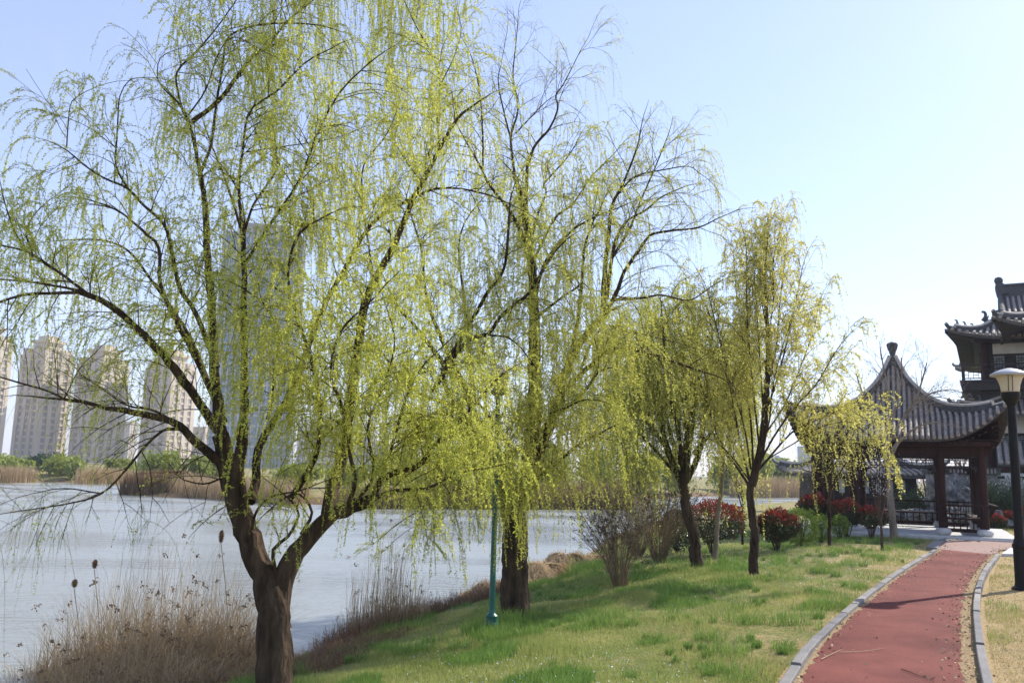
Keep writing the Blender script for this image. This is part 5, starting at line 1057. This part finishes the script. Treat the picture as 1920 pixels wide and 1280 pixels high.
# ---- garden wall with tiled coping behind the rocks
gwy = 37.; ga = gy(1742, 900, gwy); gb = gy(1845, 900, gwy); gw = thing('garden_wall', 'low pale garden wall with a tiled coping behind the rockery', 'wall', (ga[0], gwy, 0)); Lw = gb[0] - ga[0] + .6
zw = lambda y: float(gy(1800, y, gwy)[2])
mb = MB(); mb.box(0, Lw, 0, .3, 0, zw(889)); mb.build('wall_body', M['wall_stone'], gw)
mb = MB(); mb.box(-.1, Lw + .1, -.08, .38, zw(889), zw(877)); 
mb.box(-.15, Lw + .15, -.16, .46, zw(877), zw(875)); mb.build('coping', M['ridge_dark'], gw)
mb = MB()
for j in range(int(Lw / .16)): x = .08 + j * .16; mb.tube([(x, -.12, zw(886)), (x, -.10, zw(878))], .04, 6)
mb.build('coping_tiles', M['tile'], gw)
# ---- rockery
def rock(label, px_, py, Yd, w_, h_, seed):
    c = gy(px_, py, Yd); c[2] = .0; r_ = np.random.default_rng(seed); import bmesh
    bm = bmesh.new(); bmesh.ops.create_icosphere(bm, subdivisions=5, radius=1)
    V = np.array([v.co[:] for v in bm.verts]); n = nunit(V); disp = np.zeros(len(V))
    for k in range(26):
        d = nunit(r_.normal(size=3)); cc = r_.uniform(.55, .97); disp += -.17 * np.clip((n @ d - cc) / (1 - cc), 0, 1) ** .6 * r_.uniform(.2, 1)
    for k in range(16):
        a = r_.normal(size=3) * (3 + k * .6); disp += .09 / (1 + k * .14) * np.sin(n @ a + r_.uniform(0, 6.28))
    V = n * (1 + disp)[:, None]; V[:, 2] = V[:, 2] * .5 + .42; V = V * [w_, w_ * .7, h_]
    for v, q in zip(bm.verts, V): v.co = q
    me = bpy.data.meshes.new('garden_rock'); bm.to_mesh(me); bm.free(); me.materials.append(M['rock']); o = bpy.data.objects.new('garden_rock', me); COL.objects.link(o); o.location = (c[0], c[1], -.05); o.rotation_euler.z = r_.uniform(0, 3)
    tag(o, label, 'rock', 'weathered rocks of the rockery')
RY = 34.
rock('tall pitted grey rock standing just left of the thick pavilion column', 1752, 940, RY, .55, 2.1, 1)
rock('upper pale rock between the two right pavilion columns', 1793, 930, RY + 1, .75, 2.2, 2)
rock('jagged rock touching the far right pavilion column', 1818, 935, RY, .55, 1.65, 3)
rock('broad low rock in the middle of the rockery, under the ledge', 1795, 960, RY - .6, .85, 1.05, 4)
rock('long pale low rock behind the rear bench of the pavilion', 1712, 965, RY - .3, .9, .75, 5)
rock('rounded grey rock under the pavilion bench rail by the column', 1770, 968, RY - 1.0, .45, .6, 6)
rock('dark low rock at the right of the pavilion beside the low bushes', 1862, 975, 33, .8, .75, 7)
rock('small dark rock seen between the sapling and the rear bench', 1678, 962, RY, .5, .8, 8)
# dark bamboo behind, right of pavilion
for (xx, rr, hh_, lab, sd_) in [(1850, 1.3, 1.9, 'dark green arching bamboo clump between the pavilion and the terrace', 1), (1885, 1.5, 2.1, 'dark green bamboo clump below the terrace, behind the lamp post', 2), (1718, 1.0, 1.5, 'low dark green bamboo behind the rear bench of the pavilion', 3)]:
    q = gy(xx, 960, 35.5); c = np.array([q[0], 35.5, 0.]); n = 260; a = nr.uniform(0, 6.28, n); r0 = rr * .7 * np.sqrt(nr.random(n))
    v, f, P = ribbons(c[0] + r0 * np.cos(a), c[1] + r0 * np.sin(a), np.zeros(n), nr.uniform(.6, 1.1, n) * hh_, np.full(n, .02), np.abs(nr.normal(.35, .2, n)), 7)
    root = thing('bamboo_clump', lab, 'bamboo', c, 'bamboo clumps round the rockery'); npmesh('canes', v - c, f, M['dark_leaf'], root)
    ii = nr.integers(0, n, 3600); kk = nr.integers(2, 7, 3600); Q = P[ii, kk] + nr.normal(0, .07, (3600, 3)); v, f = leafquads(Q, nunit(nr.normal(size=Q.shape) + [0, 0, -.8]), np.full(3600, .12), .12); npmesh('leaves', v - c, f, mat('bamboo_leaf', (.025, .05, .02), .5, (.07, .11, .035), 4, isl=.6, transl=.2) if 'bl' not in M else M['bl'], root)
    M['bl'] = bpy.data.materials['bamboo_leaf']
# ================================================================ LAMPS
lb = gz(1917, 1101); Yl = lb[1]; s_ = Yl / F
lp = thing('street_lamp', 'black street lamp with a flared cream glass head at the right edge by the path', 'street lamp', (lb[0], lb[1], g1(lb[0], lb[1])))
hz = lambda y: float(gy(1897, y, Yl)[2])
zt, zn, zc = hz(681), hz(700), hz(731)
mb = MB(); zj = hz(1010)
mb.lathe([(.16, -.02), (.16, .03), (.115, .06), (.11, .10)], sides=20); 
mb.lathe([(.105, .08), (.105, zj - .12), (.118, zj - .09), (.118, zj - .05), (.095, zj - .02), (.09, zj + .02), (.075, zj + .06), (.068, hz(755))], sides=20)
post = mb.build('post', M['black'], lp, smooth=False)
mb = MB(); mb.lathe([(.068, hz(757)), (.085, hz(752)), (.13, hz(744)), (.15, hz(736)), (.15, zc - .003)], sides=24); mb.build('cup', M['black'], lp)
R1, Rm, R2 = .118, .15, .235
mb = MB(); mb.lathe([(.14, zc), (.142, zc + .03), (.155, zc + .12), (.185, zc + .21), (.225, zc + .28), (.25, zn - .01)], sides=28); mb.build('lamp_glass', M['lampglass'], lp, smooth=True)
mb = MB(); mb.lathe([(.25, zn - .012), (.30, zn - .005), (.30, zn + .02), (.24, zn + .055), (.14, zn + .10), (.05, zn + .125), (.012, zn + .13)], sides=32); mb.build('lamp_hood', M['shade'], lp, smooth=True)
mb = MB()
for s in (-1, 1):
    a = radians(-118); mb.beam((cos(a) * .155 - s * .03 * sin(a), sin(a) * .155 + s * .03 * cos(a), zc + .01), (cos(a) * .262 - s * .03 * sin(a), sin(a) * .262 + s * .03 * cos(a), zn - .02), .012, .012)
mb.build('glass_frame', M['black'], lp)
mb = MB(); mb.lathe([(.03, zc), (.03, zc + .08), (.045, zc + .12), (.045, zc + .24), (.015, zc + .28)], sides=12); mb.build('bulb', M['white'], lp)
lb = gz(921, 1190, -.45); lb[2] = g1(lb[0], lb[1]); Yl = lb[1]
gp_ = thing('garden_lamp_post', 'slim dark green lamp post beside the second willow trunk', 'lamp post', lb)
hz = lambda y: float(gy(925, y, Yl)[2]) - lb[2]
mb = MB(); zk = hz(1153); mb.lathe([(.085, -.03), (.085, .10), (.078, .12), (.078, zk - .03), (.083, zk - .02), (.083, zk), (.05, zk + .03), (.042, zk + .07), (.040, zk + .12), (.028, 3.1)], sides=20); mb.build('post', M['greenmetal'], gp_)
mb = MB(); mb.lathe([(.03, 3.1), (.09, 3.13), (.10, 3.18), (.06, 3.2)], sides=16); mb.build('collar', M['greenmetal'], gp_)
mb = MB(); mb.lathe([(.08, 3.2), (.13, 3.28), (.15, 3.38), (.12, 3.48), (.04, 3.53)], sides=18); mb.build('lamp_globe', M['lampglass'], gp_, smooth=True)
# ================================================================ FAR SHORE
def on(px_, py): q = gz(px_, py, -.6); return q
def far_reeds(label, x0, x1, yb, h, n, m='reed', group='reed beds on the far shore'):
    vs, fs, k0 = [], [], 0
    yb0, yb1 = yb if isinstance(yb, tuple) else (yb, yb)
    a, b_ = gz(x0, yb0, WZ), gz(x1, yb1, WZ); t_ = nr.random(n); x = a[0] + (b_[0] - a[0]) * t_; y = a[1] + (b_[1] - a[1]) * t_ + nr.uniform(-1.8, 4, n)
    hh_ = h * nr.uniform(.55, 1.05, n) * (.8 + .35 * vn(x, y, .35, 4)); v, f, P = ribbons(x, y, np.full(n, WZ - .1), hh_, np.full(n, .06), np.abs(nr.normal(.12, .08, n)), 3)
    tag(npmesh('reed_bed', v, f, M[m]), label, 'reeds', kind='stuff')
far_reeds('pale brown reed bed at the water, far left edge', -60, 36, 905, 2.1, 3000, 'reed')
far_reeds('tan reed bed on the far shore between the willow bushes and the dark tower', 150, 232, 907, 2.1, 2600, 'straw')
far_reeds('brown reed bed on the point behind the bare left limb', 240, 330, (926, 929), 2.1, 5200, 'reed_brown')
far_reeds('brown reed bed on the point behind the forked trunk', 318, 560, (928, 946), 1.9, 8000, 'reed')
far_reeds('reed bed between the two big willow trunks', 620, 900, 952, 1.6, 6000, 'reed_brown')
far_reeds('pinkish brown reed bed behind the straight willow trunk', 900, 1180, 953, 2.4, 8000, 'reed_brown')
far_reeds('reed bed on the far shore behind the airy willow', 1380, 1530, 932, 3.2, 4000, 'reed')
def far_tree(label, x, yb, wpx, hpx, Yd, m='far_leaf', n=3200, leaf=.5, droop=.8, cat='tree', name='distant_tree', z0=None, group='trees on the far shore'):
    q = gy(x, yb, Yd); s_ = Yd / F; g = g1(q[0], Yd); c = np.array([q[0], Yd, g]); r_ = wpx / 2 * s_; h = max(1.0, float(gy(x, yb - hpx, Yd)[2]) - g)
    root = thing(name, label, cat, c, group); T = Tree(c)
    P, r = T.limb([c * 0, np.array([.03 * h, 0, h * .3]), np.array([0, .02 * h, h * .75])], .035 * h, .012 * h, 7)
    for k in range(6): a = k * 1.05 + nr.uniform(-.3, .3); T.limb([np.array([0, 0, h * .25]), np.array([.4 * r_ * cos(a), .4 * r_ * sin(a), h * .55]), np.array([.8 * r_ * cos(a), .8 * r_ * sin(a), h * .72])], .016 * h, .005 * h, 5)
    npmesh('trunk', np.concatenate(T.tv), np.concatenate(T.tf), M['branch_dark'], root)
    k = 42; cc = nunit(nr.normal(size=(k, 3))) * nr.uniform(.25, .85, (k, 1)) * [r_, r_, h * .38] + [0, 0, h * .58]
    idx = nr.integers(0, k, n); P = cc[idx] + nr.normal(0, 1, (n, 3)) * [r_ * .16, r_ * .16, h * .10 * (1 + droop * .6)]; P[:, 2] = np.clip(P[:, 2], .05 * h, h * 1.03)
    D = nunit(nr.normal(size=(n, 3)) * .6 + [0, 0, -droop * 1.3]); v, f = leafquads(P, D, leaf * s_ / .06 * nr.uniform(.5, 1.2, n) * .9, .3); npmesh('crown', v, f, M[m], root)
for a in [('round pale green willow on the far shore, leftmost', -5, 893, 80, 42, 104), ('pale willow bush on the far shore left of the dark evergreen', 32, 895, 44, 36, 106), ('rounded yellow green willow on the far shore below the first pair of towers', 118, 896, 66, 44, 105), ('small pale willow bush just left of the tan reed bed', 140, 897, 30, 30, 103)]: far_tree(*a)
far_tree('dark evergreen between pale willows on the far shore', 75, 893, 46, 40, 110, 'far_dark', 3600, .4, 0)
far_tree('small dark evergreen behind the tan reeds', 102, 868, 40, 18, 118, 'far_dark', 1500, .4, 0)
far_tree('green willow bush between the tan reeds and the brown reed point', 225, 900, 60, 40, 110)
far_tree('dark round tree at the foot of the second tower', 212, 893, 24, 30, 114, 'far_dark', 1600, .4, 0)
for k, (x, yb, wp, hp, Yd, lab) in enumerate([(300, 915, 90, 70, 88, 'tall olive willow on the reedy point, left of the forked trunk'), (390, 915, 90, 60, 90, 'olive willow on the reedy point right behind the forked trunk'), (560, 925, 90, 55, 84, 'willow on the point below the white office building'), (650, 932, 80, 60, 72, 'willow on the near point left of the dark thicket'), (740, 935, 110, 90, 70, 'broad willow low behind the left side of the second willow'), (840, 935, 110, 100, 72, 'dense willow low behind the second willow'), (930, 935, 90, 100, 78, 'tall willow directly behind the green lamp post'), (1030, 935, 100, 100, 76, 'willow behind the straight trunk on its right side'), (1120, 935, 100, 90, 84, 'willow beyond the water above the bare shrubs'), (1200, 930, 80, 90, 96, 'willow beyond the water left of the curtain willow'), (1265, 925, 70, 80, 108, 'pale willow behind the leaning trunk'), (1370, 918, 80, 60, 128, 'pale willow seen between the slender trunk and the airy willow'), (1425, 922, 70, 70, 134, 'pale yellow green willow right of the airy willow trunk'), (1470, 922, 60, 62, 138, 'bright pale willow in the gap left of the pavilion'), (1512, 922, 50, 50, 142, 'pale willow under the left eave of the pavilion')]): far_tree(lab, x, yb, wp, hp, Yd, 'far_leaf', 3600)
for (x, y0_, Yd, lab) in [(1755, 905, 60, 'rust brown leafless tree seen through the middle of the pavilion'), (1800, 905, 62, 'rust brown leafless tree above the garden wall'), (1845, 905, 58, 'thin leafless tree between the pavilion and the large hall'), (1735, 905, 55, 'leafless tree right of the small hall roof')]:
    q = gy(x, y0_, Yd); b = np.array([q[0], Yd, g1(q[0], Yd)]); T = Tree(b)
    for k in range(5): P, r = T.limb([b + [.2 * k - .5, 0, 0], b + [nr.uniform(-.8, .8), nr.uniform(-.8, .8), 1.8], b + [nr.uniform(-1.6, 1.6), nr.uniform(-1, 1), nr.uniform(3.0, 4.4)]], .07, .02, 6); bare(T, P, r, 1, .3, (.5, 1.4), .7, 4, .6)
    T.build('bare_tree', lab, 'tree', M['reed_brown'], M['leaf1'], M['twig_dark'], 'leafless trees behind the pavilion')
# ================================================================ TOWERS
def facade(name, c1, c2, sx, sz, wcol=(.10, .12, .14)):
    m = bpy.data.materials.new(name); m.use_nodes = True; t = m.node_tree; b = t.nodes['Principled BSDF']; b.inputs['Roughness'].default_value = .7
    return mat(name + '_x', c1, .8, c2, .05)
M['tower'] = mat('tower_cladding', (.50, .42, .33), .8, (.58, .49, .385), .08)
M['tower_dark'] = mat('tower_recess', (.27, .24, .21), .6, (.33, .29, .25), .1)
M['towerglass'] = mat('curtain_glass', (.09, .15, .23), .15, (.17, .25, .34), .05, spec=.8)
M['tower_frame'] = mat('tower_frame', (.34, .36, .37), .6, (.42, .43, .43), .1)
M['office'] = mat('office_wall', (.55, .53, .50), .8, (.62, .60, .56), .1)
M['bluehaze'] = mat('far_block_haze_blue', (.16, .22, .28), .7, (.20, .27, .33), .05)  # blue of the distant haze painted into the far blocks' wall colour
def tower(label, xl, xr, ytop, yb, Yd, crown=True, split=.5, name='apartment_tower', rot=68, slim=False):
    a = gy(xl, ytop, Yd); b_ = gy(xr, ytop, Yd); top = a[2]; Wt = b_[0] - a[0]; c = (a + b_) / 2
    root = thing(name, label, 'tower', (c[0], Yd, 0), 'towers beyond the lake', rz=radians(rot))
    ra = radians(rot); s_ = Wt / 1.5; hw = s_ / 2
    mb = MB(); rm = MB()
    # body with projecting bays and recessed strips on the four sides
    mb.box(-hw * .93, hw * .93, -hw * .93, hw * .93, 0, top)
    nb = 4; bw = 2 * hw / (nb * 2 - 1)
    for k in range(nb):
        x = -hw + k * 2 * bw
        for s in (-1, 1):
            y0_, y1_ = (s * hw * .93, s * hw) if s > 0 else (-hw, -hw * .93)
            zt_ = top - (0 if k in (1, 2) else 3.0)
            mb.box(x, x + bw, y0_, y1_, 0, zt_); mb.box(y0_ + .01, y1_ + .01, x + .02, x + bw - .02, 0, zt_ - .02)
    fl = 3.1; nf = int(top / fl)
    for k in range(nb - 1):
        x = -hw + k * 2 * bw + bw
        for s in (-1, 1):
            mb2 = MB()
            for j in range(nf - 1):
                z0 = 2 + j * fl
                y0_, y1_ = sorted((s * hw * .932, s * hw * .975)); mb2.box(x + bw * .06, x + bw * .94, y0_, y1_, z0, z0 + 1.0)
            mb.v += []; mb.add(np.concatenate(mb2.v), mb2.f)
            mb2 = MB()
            for j in range(nf - 1):
                z0 = 2 + j * fl
                y0_, y1_ = sorted((s * hw * .932, s * hw * .975)); mb2.box(y0_, y1_, x + bw * .06, x + bw * .94, z0, z0 + 1.0)
            mb.v += []; mb.add(np.concatenate(mb2.v), mb2.f)
            y0_, y1_ = sorted((s * hw * .93, s * hw * .938)); mb2 = MB(); mb2.box(x + .05, x + bw - .05, y0_, y1_, 0, top - 4); mb2.box(y0_, y1_, x + .05, x + bw - .05, 0, top - 4); mb2.build('glazing', M['tower_dark'], root)
    mb.build('wall', M['tower'], root)
    if crown:
        mb = MB(); mb.box(-hw * .55, hw * .55, -hw * .55, hw * .55, top, top + 3.2); mb.box(-hw * .7, hw * .7, -hw * .7, hw * .7, top + 3.2, top + 4.4); mb.box(-hw * .42, hw * .42, -hw * .42, hw * .42, top + 4.4, top + 6.6); mb.build('roof_crown', M['tower'], root)
    return root
TY = 420.
tower('pale apartment tower cut off by the left edge', -75, 24, 630, 855, TY * .92)
tower('pale apartment tower with a stepped crown, second from the left', 44, 138, 655, 855, TY)
tower('apartment tower with a dark left side, third from the left', 148, 244, 672, 860, TY)
tower('apartment tower behind the fan of willow limbs, left of the main trunk', 275, 372, 680, 870, TY * 1.02)
tower('lower pale apartment block behind the willow, between two towers', 352, 415, 800, 880, TY * 1.25, False)
tower('slim bluish grey tower half hidden behind the third tower', 232, 258, 790, 880, TY * 1.7, False)
# glass office tower
gt0, gt1 = gy(420, 450, 330), gy(580, 450, 330); top = gt0[2]; Wg = gt1[0] - gt0[0]
gt = thing('glass_tower', 'tall blue glass office tower behind the middle of the largest willow', 'tower', ((gt0[0] + gt1[0]) / 2, 330, 0), rz=radians(12))
mb = MB(); hw = Wg * .43; mb.box(-hw, hw, -hw * .8, hw * .8, 0, top); mb.build('glass_body', M['towerglass'], gt)
mb = MB(); n_ = int(top / 3.8)
for j in range(n_ + 1): z0 = j * 3.8; mb.box(-hw - .25, hw + .25, -hw * .8 - .25, hw * .8 + .25, z0, z0 + .9)
mb.build('floor_bands', M['tower_frame'], gt)
mb = MB()
for j in range(13):
    x = -hw + 2 * hw * j / 12
    for s in (-1, 1): mb.box(x - .3, x + .3, s * (hw * .8 + .3) - .18, s * (hw * .8 + .3) + .18, 0, top + 2); 
    y = -hw * .8 + 1.6 * hw * j / 12
    for s in (-1, 1): mb.box(s * (hw + .3) - .18, s * (hw + .3) + .18, y - .25, y + .25, 0, top + 1.8)
mb.build('fins', M['tower_frame'], gt)
mb = MB(); mb.box(-hw * .6, hw * .6, -hw * .5, hw * .5, top, top + 5); mb.build('roof_plant', M['tower_dark'], gt)
def block(label, xl, xr, yt, Yd, m, name='office_block', bands=True, group=None, rot=0):
    a, b_ = gy(xl, yt, Yd), gy(xr, yt, Yd); w_ = b_[0] - a[0]; root = thing(name, label, 'building', ((a[0] + b_[0]) / 2, Yd, 0), group, rz=radians(rot)); tp = a[2]
    mb = MB(); mb.box(-w_ / 2, w_ / 2, -w_ * .2, w_ * .2, 0, tp); mb.box(-w_ / 2 - .3, w_ / 2 + .3, -w_ * .2 - .3, w_ * .2 + .3, tp, tp + 1); mb.box(-w_ * .2, w_ * .2, -w_ * .1, w_ * .1, tp + 1, tp + 3); mb.build('wall', M[m], root)
    if bands:
        n_ = max(2, int(tp / 3.6))
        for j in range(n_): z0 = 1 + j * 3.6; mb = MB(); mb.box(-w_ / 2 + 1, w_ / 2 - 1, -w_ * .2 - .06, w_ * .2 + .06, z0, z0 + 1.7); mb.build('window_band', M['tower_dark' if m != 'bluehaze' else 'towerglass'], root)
block('pale low office building seen low through the largest willow', 560, 640, 800, 300, 'office', rot=15)
block('white block low behind the willow right of the glass tower', 650, 735, 830, 330, 'office', rot=-10)
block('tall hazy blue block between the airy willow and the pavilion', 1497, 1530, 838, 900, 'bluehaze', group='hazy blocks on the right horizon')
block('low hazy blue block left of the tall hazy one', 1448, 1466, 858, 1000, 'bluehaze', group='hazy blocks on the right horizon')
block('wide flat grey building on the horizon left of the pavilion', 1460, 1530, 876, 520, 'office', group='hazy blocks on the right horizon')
# ================================================================ HAZE
hm_ = bpy.data.materials.new('haze'); hm_.use_nodes = True; t = hm_.node_tree; t.nodes.clear(); pv = N(t, 'ShaderNodeVolumePrincipled'); mo = N(t, 'ShaderNodeOutputMaterial')
pv.inputs['Color'].default_value = (.85, .91, 1, 1); pv.inputs['Density'].default_value = .00042; pv.inputs['Anisotropy'].default_value = .0; t.links.new(pv.outputs[0], mo.inputs['Volume'])
mb = MB(); mb.box(-1900, 1900, -90, 2600, -12, 135); tag(mb.build('haze', hm_), kind='stuff')
